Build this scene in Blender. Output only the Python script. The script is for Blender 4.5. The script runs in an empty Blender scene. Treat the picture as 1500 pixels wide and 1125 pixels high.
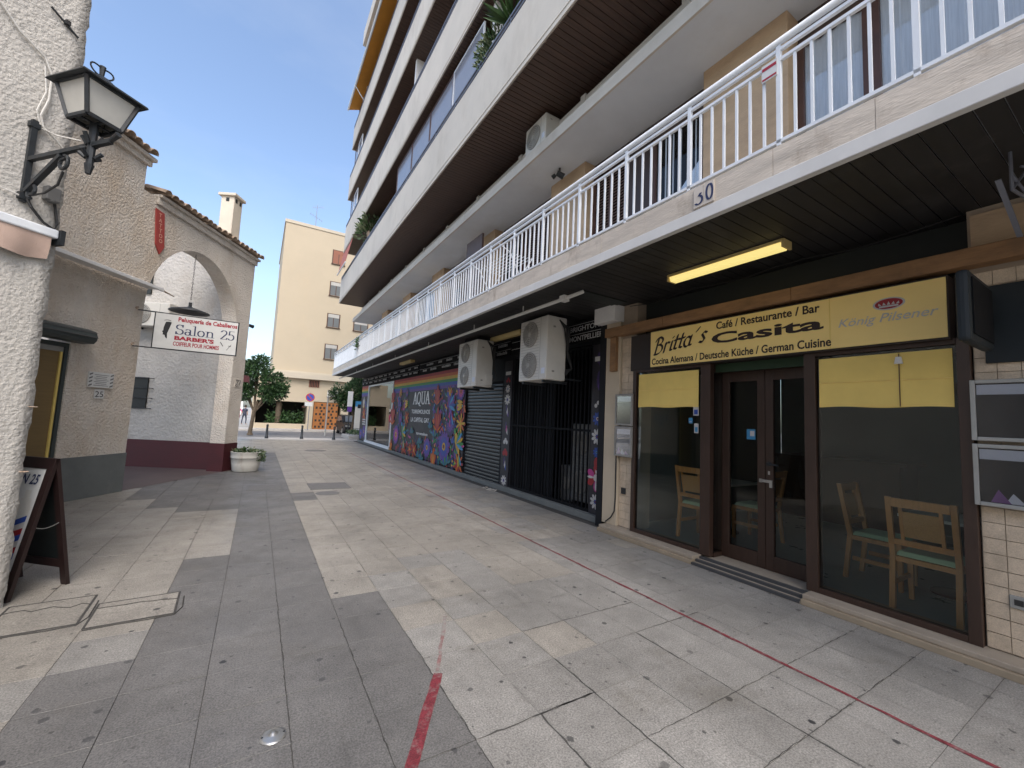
import bpy, bmesh, math, random
from mathutils import Vector, Matrix
random.seed(7)
S = bpy.context.scene
COL = S.collection
R_ = math.radians

# ------------------------------------------------------------------ camera
YAW, PITCH, ROLL, FPX = 0.5462005, 0.0853938, 0.0477236, 606.89
cw, sw, cp, sp = math.cos(YAW), math.sin(YAW), math.cos(PITCH), math.sin(PITCH)
fwd = Vector((sw*cp, cw*cp, sp)); rgt = Vector((cw, -sw, 0)); upv = rgt.cross(fwd)
c_, s_ = math.cos(ROLL), math.sin(ROLL)
rgt, upv = rgt*c_ + upv*s_, upv*c_ - rgt*s_
cam_d = bpy.data.cameras.new('camera'); cam = bpy.data.objects.new('camera', cam_d); COL.objects.link(cam)
CAMP = Vector((0, 0, 1.6))
mw = Matrix((rgt, upv, -fwd)).transposed().to_4x4(); mw.translation = CAMP
cam.matrix_world = mw
cam_d.sensor_width = 36; cam_d.lens = 36*FPX/1500; cam_d.clip_start = .05; cam_d.clip_end = 3000
S.camera = cam
def project(p):
    v = Vector(p) - CAMP
    d = v.dot(fwd)
    if d < .05: return None
    return 750 + FPX*v.dot(rgt)/d, 562.5 - FPX*v.dot(upv)/d, d

# ------------------------------------------------------------------ sky, sun, exposure
SUN_YAW, SUN_EL = R_(-168), R_(50)
w = bpy.data.worlds.new('World'); S.world = w; w.use_nodes = True
nt = w.node_tree; bg = nt.nodes['Background']
sky = nt.nodes.new('ShaderNodeTexSky'); sky.sky_type = 'NISHITA'; sky.sun_disc = False
sky.sun_elevation = SUN_EL; sky.sun_rotation = SUN_YAW
sky.air_density = 1.0; sky.dust_density = 2.6; sky.ozone_density = 1.2
tc = nt.nodes.new('ShaderNodeTexCoord'); mpw = nt.nodes.new('ShaderNodeMapping'); mpw.inputs['Scale'].default_value = (1, 1, 2.6); cn = nt.nodes.new('ShaderNodeTexNoise')
cn.inputs['Scale'].default_value = 2.4; cn.inputs['Detail'].default_value = 8; cn.inputs['Roughness'].default_value = .55; cr_ = nt.nodes.new('ShaderNodeMapRange')
for i_, v_ in ((1, .48), (2, .80), (3, 0), (4, .14)): cr_.inputs[i_].default_value = v_
cm = nt.nodes.new('ShaderNodeMix'); cm.data_type = 'RGBA'; cm.inputs[7].default_value = (3.2, 3.35, 3.5, 1)      # thin high cloud over the whole sky
for a_, b_ in ((tc.outputs['Generated'], mpw.inputs[0]), (mpw.outputs[0], cn.inputs['Vector']), (cn.outputs[0], cr_.inputs[0]), (cr_.outputs[0], cm.inputs[0]), (sky.outputs[0], cm.inputs[6]), (cm.outputs[2], bg.inputs[0])): nt.links.new(a_, b_)
bg.inputs[1].default_value = .15
sd = bpy.data.lights.new('sun', 'SUN'); sd.energy = 1.1; sd.angle = R_(38); sd.color = (1, .97, .92)
sun = bpy.data.objects.new('sun', sd); COL.objects.link(sun)
sdir = Vector((math.sin(SUN_YAW)*math.cos(SUN_EL), math.cos(SUN_YAW)*math.cos(SUN_EL), math.sin(SUN_EL)))
sun.rotation_euler = sdir.to_track_quat('Z', 'Y').to_euler(); sun.location = sdir*40
S.view_settings.view_transform = 'Standard'; S.view_settings.look = 'None'
S.view_settings.gamma = 1; S.view_settings.use_curve_mapping = False
S.view_settings.exposure = 1.13

# ------------------------------------------------------------------ materials
def nodes(name):
    m = bpy.data.materials.new(name); m.use_nodes = True
    return m, m.node_tree, m.node_tree.nodes['Principled BSDF']
def srgb(h):
    h = h.lstrip('#'); o = []
    for i in (0, 2, 4):
        c = int(h[i:i+2], 16)/255
        o.append(c/12.92 if c <= .04045 else ((c+.055)/1.055)**2.4)
    return tuple(o) + (1,)
def N(nt, typ, **k):
    n = nt.nodes.new(typ)
    for a, b in k.items(): setattr(n, a, b)
    return n
def mul(c, f): return (min(1, c[0]*f), min(1, c[1]*f), min(1, c[2]*f), 1)
def mat(name, col, rough=.6, var=.15, vs=3., bump=0., bs=60., metal=0., spec=.5, stain=0., stc=(.05,.04,.03,1), sts=.8, fine=0., stretch=None, spow=(.55,.75)):
    """procedural surface: two noise octaves of tint, optional stains, optional bump; world-space so copies differ"""
    if isinstance(col, str): col = srgb(col)
    m, t, b = nodes(name); L = t.links.new
    g = N(t, 'ShaderNodeNewGeometry'); pos = g.outputs['Position']
    if stretch:
        mp = N(t, 'ShaderNodeMapping'); mp.inputs['Scale'].default_value = stretch; L(pos, mp.inputs[0]); pos = mp.outputs[0]
    n1 = N(t, 'ShaderNodeTexNoise'); n1.inputs['Scale'].default_value = vs; n1.inputs['Detail'].default_value = 6; n1.inputs['Roughness'].default_value = .65
    L(pos, n1.inputs['Vector'])
    r = N(t, 'ShaderNodeMapRange'); r.inputs[1].default_value = .3; r.inputs[2].default_value = .7
    r.inputs[3].default_value = 1-var; r.inputs[4].default_value = 1+var; L(n1.outputs[0], r.inputs[0])
    val = r.outputs[0]
    if fine:
        n3 = N(t, 'ShaderNodeTexNoise'); n3.inputs['Scale'].default_value = 140; n3.inputs['Detail'].default_value = 2; L(g.outputs['Position'], n3.inputs['Vector'])
        r3 = N(t, 'ShaderNodeMapRange'); r3.inputs[1].default_value = .35; r3.inputs[2].default_value = .65; r3.inputs[3].default_value = 1-fine; r3.inputs[4].default_value = 1+fine
        L(n3.outputs[0], r3.inputs[0]); mm = N(t, 'ShaderNodeMath', operation='MULTIPLY'); L(val, mm.inputs[0]); L(r3.outputs[0], mm.inputs[1]); val = mm.outputs[0]
    hs = N(t, 'ShaderNodeVectorMath', operation='SCALE'); hs.inputs[0].default_value = col[:3]; L(val, hs.inputs['Scale'])
    out = hs.outputs[0]
    if stain:
        n2 = N(t, 'ShaderNodeTexNoise'); n2.inputs['Scale'].default_value = sts; n2.inputs['Detail'].default_value = 8; n2.inputs['Roughness'].default_value = .7
        mp2 = N(t, 'ShaderNodeMapping'); mp2.inputs['Scale'].default_value = (1, 1, .45); mp2.inputs['Location'].default_value = (7, 3, 1); L(g.outputs['Position'], mp2.inputs[0]); L(mp2.outputs[0], n2.inputs['Vector'])
        r2 = N(t, 'ShaderNodeMapRange'); r2.inputs[1].default_value = spow[0]; r2.inputs[2].default_value = spow[1]; r2.inputs[3].default_value = 0; r2.inputs[4].default_value = stain; L(n2.outputs[0], r2.inputs[0])
        mx = N(t, 'ShaderNodeMix', data_type='RGBA'); L(r2.outputs[0], mx.inputs[0]); L(out, mx.inputs[6]); mx.inputs[7].default_value = stc; out = mx.outputs[2]
    L(out, b.inputs['Base Color'])
    rr = N(t, 'ShaderNodeMapRange'); rr.inputs[3].default_value = max(.02, rough-.1); rr.inputs[4].default_value = min(1, rough+.1); L(n1.outputs[0], rr.inputs[0]); L(rr.outputs[0], b.inputs['Roughness'])
    b.inputs['Metallic'].default_value = metal; b.inputs['Specular IOR Level'].default_value = spec
    if bump:
        n4 = N(t, 'ShaderNodeTexNoise'); n4.inputs['Scale'].default_value = bs; n4.inputs['Detail'].default_value = 4; L(pos, n4.inputs['Vector'])
        bp = N(t, 'ShaderNodeBump'); bp.inputs['Strength'].default_value = 1; bp.inputs['Distance'].default_value = bump; L(n4.outputs[0], bp.inputs['Height']); L(bp.outputs[0], b.inputs['Normal'])
    return m
def tilemat(name, col, T, x0, y0, rough):
    """paving: per-tile tint from the snapped position, speckle, soft dirt clouds, dark gum spots"""
    if isinstance(col, str): col = srgb(col)
    m, t, b = nodes(name); L = t.links.new
    g = N(t, 'ShaderNodeNewGeometry'); pos = g.outputs['Position']
    sn = N(t, 'ShaderNodeVectorMath', operation='SNAP'); of = N(t, 'ShaderNodeVectorMath', operation='SUBTRACT'); of.inputs[1].default_value = (x0, y0, -5)
    L(pos, of.inputs[0]); L(of.outputs[0], sn.inputs[0]); sn.inputs[1].default_value = (T, T, 100)
    wn = N(t, 'ShaderNodeTexWhiteNoise', noise_dimensions='3D'); L(sn.outputs[0], wn.inputs[0])
    def rng(src, a, b_, lo, hi):
        r = N(t, 'ShaderNodeMapRange'); r.inputs[1].default_value = a; r.inputs[2].default_value = b_; r.inputs[3].default_value = lo; r.inputs[4].default_value = hi; L(src, r.inputs[0]); return r.outputs[0]
    def noise(sc, det=5, ro=.6):
        n = N(t, 'ShaderNodeTexNoise'); n.inputs['Scale'].default_value = sc; n.inputs['Detail'].default_value = det; n.inputs['Roughness'].default_value = ro; L(pos, n.inputs['Vector']); return n.outputs[0]
    def mulv(a, b_):
        q = N(t, 'ShaderNodeMath', operation='MULTIPLY'); L(a, q.inputs[0]); L(b_, q.inputs[1]); return q.outputs[0]
    v = mulv(rng(wn.outputs[0], 0, 1, .95, 1.05), rng(noise(1.1, 6), .3, .7, .80, 1.2))
    v = mulv(v, rng(noise(7, 8, .75), .3, .7, .84, 1.16)); v = mulv(v, rng(noise(105, 3, .7), .35, .65, .60, 1.40))
    hs = N(t, 'ShaderNodeVectorMath', operation='SCALE'); hs.inputs[0].default_value = col[:3]; L(v, hs.inputs['Scale'])
    vo = N(t, 'ShaderNodeTexVoronoi', voronoi_dimensions='2D'); vo.inputs['Scale'].default_value = 3.9; L(pos, vo.inputs['Vector'])
    wob = noise(45, 2)
    ad = N(t, 'ShaderNodeMath', operation='MULTIPLY_ADD'); L(wob, ad.inputs[0]); ad.inputs[1].default_value = .09; L(vo.outputs['Distance'], ad.inputs[2])
    rnd = N(t, 'ShaderNodeSeparateColor'); L(vo.outputs['Color'], rnd.inputs[0])
    th = N(t, 'ShaderNodeMath', operation='MULTIPLY_ADD'); L(rnd.outputs[0], th.inputs[0]); th.inputs[1].default_value = .085; th.inputs[2].default_value = .048
    lt = N(t, 'ShaderNodeMath', operation='LESS_THAN'); L(ad.outputs[0], lt.inputs[0]); L(th.outputs[0], lt.inputs[1])
    pk = N(t, 'ShaderNodeMath', operation='GREATER_THAN'); L(rnd.outputs[1], pk.inputs[0]); pk.inputs[1].default_value = .25
    gm = mulv(mulv(lt.outputs[0], pk.outputs[0]), rng(rnd.outputs[2], 0, 1, .5, .95))
    mx = N(t, 'ShaderNodeMix', data_type='RGBA'); L(gm, mx.inputs[0]); L(hs.outputs[0], mx.inputs[6]); mx.inputs[7].default_value = (.03, .03, .032, 1)
    v2 = N(t, 'ShaderNodeTexVoronoi', voronoi_dimensions='2D'); v2.inputs['Scale'].default_value = 8.5; L(pos, v2.inputs['Vector']); r2_ = N(t, 'ShaderNodeSeparateColor'); L(v2.outputs['Color'], r2_.inputs[0])
    a2 = N(t, 'ShaderNodeMath', operation='MULTIPLY_ADD'); L(wob, a2.inputs[0]); a2.inputs[1].default_value = .16; L(v2.outputs['Distance'], a2.inputs[2])
    l2 = N(t, 'ShaderNodeMath', operation='LESS_THAN'); L(a2.outputs[0], l2.inputs[0]); L(rng(r2_.outputs[0], .3, 1, .0, .17), l2.inputs[1])
    mx0 = N(t, 'ShaderNodeMix', data_type='RGBA'); L(mulv(l2.outputs[0], rng(r2_.outputs[1], 0, 1, .25, .8)), mx0.inputs[0]); L(mx.outputs[2], mx0.inputs[6]); mx0.inputs[7].default_value = (.04, .037, .035, 1); mx = mx0
    st = rng(noise(.9, 9, .74), .55, .74, 0, .55)
    mx2 = N(t, 'ShaderNodeMix', data_type='RGBA'); L(st, mx2.inputs[0]); L(mx.outputs[2], mx2.inputs[6]); mx2.inputs[7].default_value = (.10, .085, .06, 1)
    # dirt held in and along the joints, and long scuffed smears
    fr = N(t, 'ShaderNodeVectorMath', operation='FRACTION'); dv = N(t, 'ShaderNodeVectorMath', operation='SCALE'); dv.inputs['Scale'].default_value = 1/T; L(of.outputs[0], dv.inputs[0]); L(dv.outputs[0], fr.inputs[0])
    sx = N(t, 'ShaderNodeSeparateXYZ'); L(fr.outputs[0], sx.inputs[0])
    def edge(o_):
        q = N(t, 'ShaderNodeMath', operation='PINGPONG'); L(o_, q.inputs[0]); q.inputs[1].default_value = .5; return q.outputs[0]
    mn = N(t, 'ShaderNodeMath', operation='MINIMUM'); L(edge(sx.outputs[0]), mn.inputs[0]); L(edge(sx.outputs[1]), mn.inputs[1])
    ed = mulv(rng(mn.outputs[0], 0, .07, 1, 0), rng(noise(2.2, 7, .75), .46, .70, 0, .46))
    mps = N(t, 'ShaderNodeMapping'); mps.inputs['Scale'].default_value = (5, .8, 1); mps.inputs['Rotation'].default_value = (0, 0, .12); L(pos, mps.inputs[0])
    ns_ = N(t, 'ShaderNodeTexNoise'); ns_.inputs['Scale'].default_value = 1.6; ns_.inputs['Detail'].default_value = 9; ns_.inputs['Roughness'].default_value = .75; L(mps.outputs[0], ns_.inputs['Vector'])
    mxx = N(t, 'ShaderNodeMath', operation='MAXIMUM'); L(ed, mxx.inputs[0]); L(rng(ns_.outputs[0], .56, .78, 0, .5), mxx.inputs[1])
    mx3 = N(t, 'ShaderNodeMix', data_type='RGBA'); L(mxx.outputs[0], mx3.inputs[0]); L(mx2.outputs[2], mx3.inputs[6]); mx3.inputs[7].default_value = (.055, .052, .047, 1)
    L(mx3.outputs[2], b.inputs['Base Color'])
    L(rng(noise(2.3, 5), .3, .7, rough-.1, rough+.12), b.inputs['Roughness'])
    bp = N(t, 'ShaderNodeBump'); bp.inputs['Distance'].default_value = .0012; L(noise(110, 3), bp.inputs['Height']); L(bp.outputs[0], b.inputs['Normal'])
    return m
def glassmat(name, tint=(.55, .62, .6, 1), refl=1.0, rough=.0):
    m = bpy.data.materials.new(name); m.use_nodes = True; t = m.node_tree; t.nodes.clear(); L = t.links.new
    o = N(t, 'ShaderNodeOutputMaterial'); mx = N(t, 'ShaderNodeMixShader'); tr = N(t, 'ShaderNodeBsdfTransparent'); gl = N(t, 'ShaderNodeBsdfGlossy'); fr = N(t, 'ShaderNodeFresnel')
    tr.inputs[0].default_value = tint; gl.inputs['Roughness'].default_value = rough; gl.inputs[0].default_value = (refl, refl, refl, 1); fr.inputs[0].default_value = 1.40
    L(fr.outputs[0], mx.inputs[0]); L(tr.outputs[0], mx.inputs[1]); L(gl.outputs[0], mx.inputs[2]); L(mx.outputs[0], o.inputs[0])
    return m
def emat(name, col, strength, base=(.8, .75, .5, 1)):
    m, t, b = nodes(name); b.inputs['Base Color'].default_value = base
    b.inputs['Emission Color'].default_value = col; b.inputs['Emission Strength'].default_value = strength
    return m
def flat(name, col, rough=.6): return mat(name, col, rough, .06, 8)
T = .396; TX0, TY0 = .67, .75
M = dict(
  tile_light=tilemat('paving_light', (.262, .242, .212, 1), T, TX0, TY0, .42),
  tile_dark=tilemat('paving_dark', (.132, .127, .121, 1), T, TX0, TY0, .5),
  tile_grey=tilemat('paving_grey', (.232, .222, .205, 1), T, TX0, TY0, .46),
  mortar=mat('mortar', (.055, .052, .048, 1), .9, .3, 9, fine=.2),
  passage=mat('passage_floor', (.105, .075, .068, 1), .6, .2, 3, fine=.15, stain=.4),
  asphalt=mat('asphalt', (.17, .165, .16, 1), .85, .15, 2, .002, 90, fine=.25),
  kerb=mat('kerb_stone', (.38, .36, .33, 1), .8, .15, 4, fine=.15),
  promenade=mat('promenade', (.44, .41, .37, 1), .6, .15, 1.5, fine=.1),
  far_ground=mat('far_ground', (.35, .33, .30, 1), .9, .2, .05),
  red_paint=mat('red_line_paint', (.15, .02, .028, 1), .75, .3, 14, fine=.3, stain=.75, stc=(.22, .17, .16, 1), sts=16, spow=(.5, .66)),
  red_worn=mat('worn_red_paint', (.20, .105, .10, 1), .8, .4, 25, stain=.95, stc=(.235, .222, .205, 1), sts=9, spow=(.42, .55)),
  stucco=mat('white_stucco', (.50, .475, .435, 1), .9, .10, 1.6, .016, 36, stain=.35, stc=(.36, .27, .18, 1), sts=.7, spow=(.52, .8)),
  stucco_tan=mat('tan_stucco', (.68, .62, .545, 1), .9, .12, 1.2, .038, 30, stain=.6, stc=(.47, .31, .16, 1), sts=.55, spow=(.48, .72)),
  stucco_white=mat('pale_stucco', (.45, .43, .40, 1), .9, .1, 1.3, .03, 16, stain=.3, stc=(.42, .31, .2, 1), sts=.8),
  grey_base=mat('grey_painted_base', (.14, .15, .145, 1), .75, .15, 3, .002, 40, stain=.35, stc=(.32, .31, .29, 1), sts=2.2),
  maroon=mat('maroon_paint', (.062, .009, .012, 1), .6, .15, 3, .003, 30),
  clay=mat('clay_tile', (.40, .30, .22, 1), .9, .35, 6, .004, 50, stain=.6, stc=(.15, .12, .09, 1), sts=5),
  chimney=mat('cream_render', (.62, .55, .45, 1), .9, .08, 2, .003, 50, stain=.3, stc=(.3, .24, .16, 1), sts=1.5),
  iron=mat('black_iron', (.018, .022, .026, 1), .5, .3, 20, .001, 80, stain=.3, stc=(.12, .07, .04, 1), sts=12),
  frosted=mat('frosted_lamp_glass', (.50, .49, .45, 1), .35, .1, 4),
  cable_white=flat('white_cable', (.6, .58, .54, 1)), cable_black=flat('black_cable', (.02, .02, .02, 1)),
  white=mat('white_paint', (.74, .73, .71, 1), .5, .05, 6), white_metal=mat('white_metal', (.72, .75, .78, 1), .4, .06, 5, stain=.25, stc=(.42, .38, .33, 1), sts=6),
  pink_fabric=mat('salmon_fabric', (.50, .365, .30, 1), .9, .12, 3, .002, 200), white_fabric=flat('white_fabric', (.7, .68, .64, 1), .9),
  shutter_box=mat('grey_green_box', (.05, .062, .06, 1), .45, .1, 5), blind_brown=mat('ochre_blind', (.20, .135, .055, 1), .6, .12, 3, stretch=(1, 1, 20)),
  cream=mat('cream_parapet', (.60, .55, .475, 1), .8, .08, .8, .001, 60, stain=.5, stc=(.30, .25, .19, 1), sts=1.1, spow=(.5, .8)),
  slab_white=mat('white_ceiling', (.66, .69, .72, 1), .85, .07, .8, stain=.2, stc=(.4, .36, .3, 1)),
  stone_band=mat('travertine_band', (.58, .51, .425, 1), .7, .2, 3, .004, 30, stain=.75, stc=(.25, .18, .12, 1), sts=3.5, stretch=(1, .6, 3)),
  trim=mat('grey_white_trim', (.62, .61, .585, 1), .6, .08, 2, stain=.2, stc=(.3, .27, .2, 1)),
  soffit=mat('black_soffit_board', (.019, .018, .018, 1), .6, .4, 2.5, .001, 30, stain=.32, stc=(.12, .115, .105, 1), sts=2.2, spow=(.55, .8), stretch=(.4, 2, 1)),
  wood_soffit=mat('dark_wood_soffit', (.075, .043, .030, 1), .5, .35, 3, .002, 20, stretch=(.6, 9, 1)),
  travertine=mat('travertine_pilaster', (.50, .36, .23, 1), .75, .18, 1.6, .003, 30, stain=.35, stc=(.30, .19, .10, 1), sts=2.2, stretch=(1, 1, 2)),
  brown_frame=mat('brown_frame', (.075, .032, .020, 1), .45, .2, 6), dark_wall=mat('dark_recess_wall', (.085, .06, .05, 1), .8, .2, 2),
  louvre=mat('louvre_brown', (.09, .055, .045, 1), .5, .15, 5), curtain=mat('net_curtain', (.74, .77, .80, 1), .9, .12, 5, stretch=(1, 12, .4)), curtain2=mat('patterned_curtain', (.42, .40, .36, 1), .9, .3, 9),
  glaze=mat('grey_glazing', (.24, .25, .29, 1), .12, .08, 1.0), rail_grey=mat('grey_rail', (.22, .23, .27, 1), .4, .1, 4, metal=.5),
  orange=mat('orange_awning', (.62, .27, .035, 1), .85, .08, 2), redfab=mat('red_awning', (.40, .13, .10, 1), .85, .1, 3),
  black_wall=mat('black_club_wall', (.008, .009, .012, 1), .7, .25, 3, spec=.3), black_metal=mat('black_gate_metal', (.005, .0055, .007, 1), .8, .2, 8, spec=.2), black_slat=mat('black_shutter_slat', (.022, .023, .026, 1), .38, .2, 4),
  ac=mat('aged_white_casing', (.60, .58, .53, 1), .5, .06, 3, stain=.25, stc=(.36, .29, .2, 1), sts=3), ac_grille=mat('grille_grey', (.42, .405, .37, 1), .6, .1, 8), ac_dark=mat('fan_dark', (.27, .26, .24, 1), .6, .1, 8), ac_grey=mat('grey_casing', (.13, .13, .128, 1), .55, .1, 4),
  wood=mat('brown_timber', (.25, .135, .06, 1), .65, .3, 3, .002, 30, stain=.5, stc=(.09, .055, .03, 1), sts=3, stretch=(4, 1, 4)), door_wood=mat('dark_brown_door', (.040, .021, .014, 1), .4, .2, 5, stretch=(4, 4, .7)),
  sign_yellow=mat('yellow_sign', (.88, .655, .235, 1), .5, .05, 1.2, stain=.2, stc=(.66, .48, .2, 1)), sign_text=flat('sign_brown', (.022, .010, .008, 1)), sign_dark=flat('dark_brown_panel', (.022, .014, .011, 1)),
  blind_yellow=mat('yellow_blind', (.78, .58, .17, 1), .9, .08, 2, .002, 12), green=flat('green_valance', (.010, .035, .012, 1)),
  wall_tile=mat('tan_wall_tile', (.56, .455, .335, 1), .6, .22, 7, .002, 40, fine=.1), grout=mat('grout', (.36, .29, .22, 1), .9, .1, 5), cream_col=mat('cream_pilaster', (.50, .42, .31, 1), .8, .1, 1.5, stain=.3, stc=(.3, .24, .17, 1)),
  step=mat('step_stone', (.33, .28, .22, 1), .6, .15, 4, stain=.4, stc=(.16, .13, .1, 1), sts=3), step_tan=mat('step_riser', (.29, .235, .165, 1), .7, .15, 3), strip=flat('dark_strip', (.05, .052, .055, 1)),
  glass=glassmat('window_glass', (.88, .93, .92, 1), .9), glass2=glassmat('case_glass', (.95, .95, .95, 1)), 
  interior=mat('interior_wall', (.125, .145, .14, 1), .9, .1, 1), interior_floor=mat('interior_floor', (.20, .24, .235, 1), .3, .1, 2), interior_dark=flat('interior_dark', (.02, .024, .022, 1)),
  chair=mat('honey_wood', (.50, .215, .065, 1), .4, .15, 6, stretch=(5, 5, .8)), seat=mat('green_seat', (.42, .56, .36, 1), .8, .06, 6), cane=mat('cane_panel', (.47, .235, .085, 1), .6, .18, 90),
  steel=mat('steel', (.45, .45, .44, 1), .35, .1, 9, metal=.8), alu=mat('aluminium_frame', (.36, .36, .34, 1), .45, .1, 6, metal=.35), paper=flat('paper', (.62, .66, .74, 1), .8), case_dark=flat('case_dark', (.028, .026, .026, 1)),
  number_tile=mat('aged_number_tile', (.56, .50, .43, 1), .5, .1, 6), purple=flat('purple_print', (.22, .10, .30, 1)), teal_sign=flat('dark_teal', (.006, .011, .014, 1), .6),
  yellow_wall=mat('yellow_render', (.47, .395, .285, 1), .9, .04, .5, stain=.2, stc=(.6, .44, .25, 1), sts=.3), yellow_trim=mat('pale_yellow_trim', (.50, .44, .34, 1), .9, .05, 1), orange_wood=mat('orange_wood', (.32, .12, .03, 1), .5, .15, 3),
  roller=mat('brown_roller', (.25, .09, .05, 1), .6, .1, 2), far_glass=mat('far_window', (.16, .17, .17, 1), .15, .1, 1), dark_hole=flat('dark_opening', (.012, .014, .012, 1)),
  bark=mat('bark', (.10, .075, .05, 1), .9, .3, 12, .01, 30), leaf=mat('leaf', (.022, .058, .017, 1), .55, .45, 2.2), leaf2=mat('leaf_light', (.05, .105, .03, 1), .55, .4, 3), leaf_grey=mat('leaf_grey', (.16, .19, .10, 1), .7, .35, 9), soil=mat('soil', (.06, .045, .03, 1), .95, .3, 20),
  pot=mat('white_planter', (.60, .58, .53, 1), .6, .06, 3, stain=.55, stc=(.27, .16, .09, 1), sts=3.5), brownwood=mat('dark_red_wood', (.017, .0075, .007, 1), .45, .25, 6, stretch=(6, 6, 1)), chalk=flat('chalkboard', (.006, .009, .009, 1), .5), panel_white=flat('printed_white', (.62, .62, .60, 1), .45),
  ink=flat('ink_navy', (.02, .03, .09, 1)), ink_red=flat('ink_red', (.33, .012, .03, 1)), ink_black=flat('ink_black', (.012, .012, .014, 1)), ink_white=flat('ink_white', (.75, .75, .74, 1)), ink_dull=flat('dull_white', (.48, .48, .48, 1)),
  tattoo_red=flat('tattoo_red', (.36, .055, .045, 1)), tattoo_ink=flat('tattoo_ink', (.66, .34, .25, 1)), cover=mat('iron_cover', (.14, .135, .13, 1), .6, .2, 12, .002, 60), car=mat('black_car_paint', (.012, .012, .014, 1), .4, .05, 3, spec=.25), rubber=flat('rubber', (.02, .02, .02, 1), .8),
  blue_sign=flat('sign_blue', (.03, .07, .36, 1)), red_sign=flat('sign_red', (.45, .03, .03, 1)), pink=flat('pink_cloth', (.62, .08, .22, 1)), skin=flat('skin', (.42, .26, .19, 1)), navy=flat('dark_cloth', (.03, .035, .06, 1)), hair=flat('hair', (.03, .02, .015, 1)),
  tube=emat('lit_tube_cover', (1, .80, .28, 1), .38, (.75, .65, .25, 1)), tube_off=mat('yellowed_diffuser', (.52, .40, .17, 1), .5, .1, 3),
)
for k, h in dict(c_red='#b3202c', c_orange='#e06a1e', c_yellow='#e8b92e', c_green='#3f9a4a', c_teal='#1f7f86', c_blue='#2f57b8', c_purple='#6d43a8', c_pink='#d5489a', c_white='#e6e3e0', c_violet='#43306e', c_dark='#2a2630', c_sky='#4aa3d8', c_wine='#6b2340').items():
    M[k] = mat('print_'+k[2:], mul(srgb(h), .62), .55, .12, 4)

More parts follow.
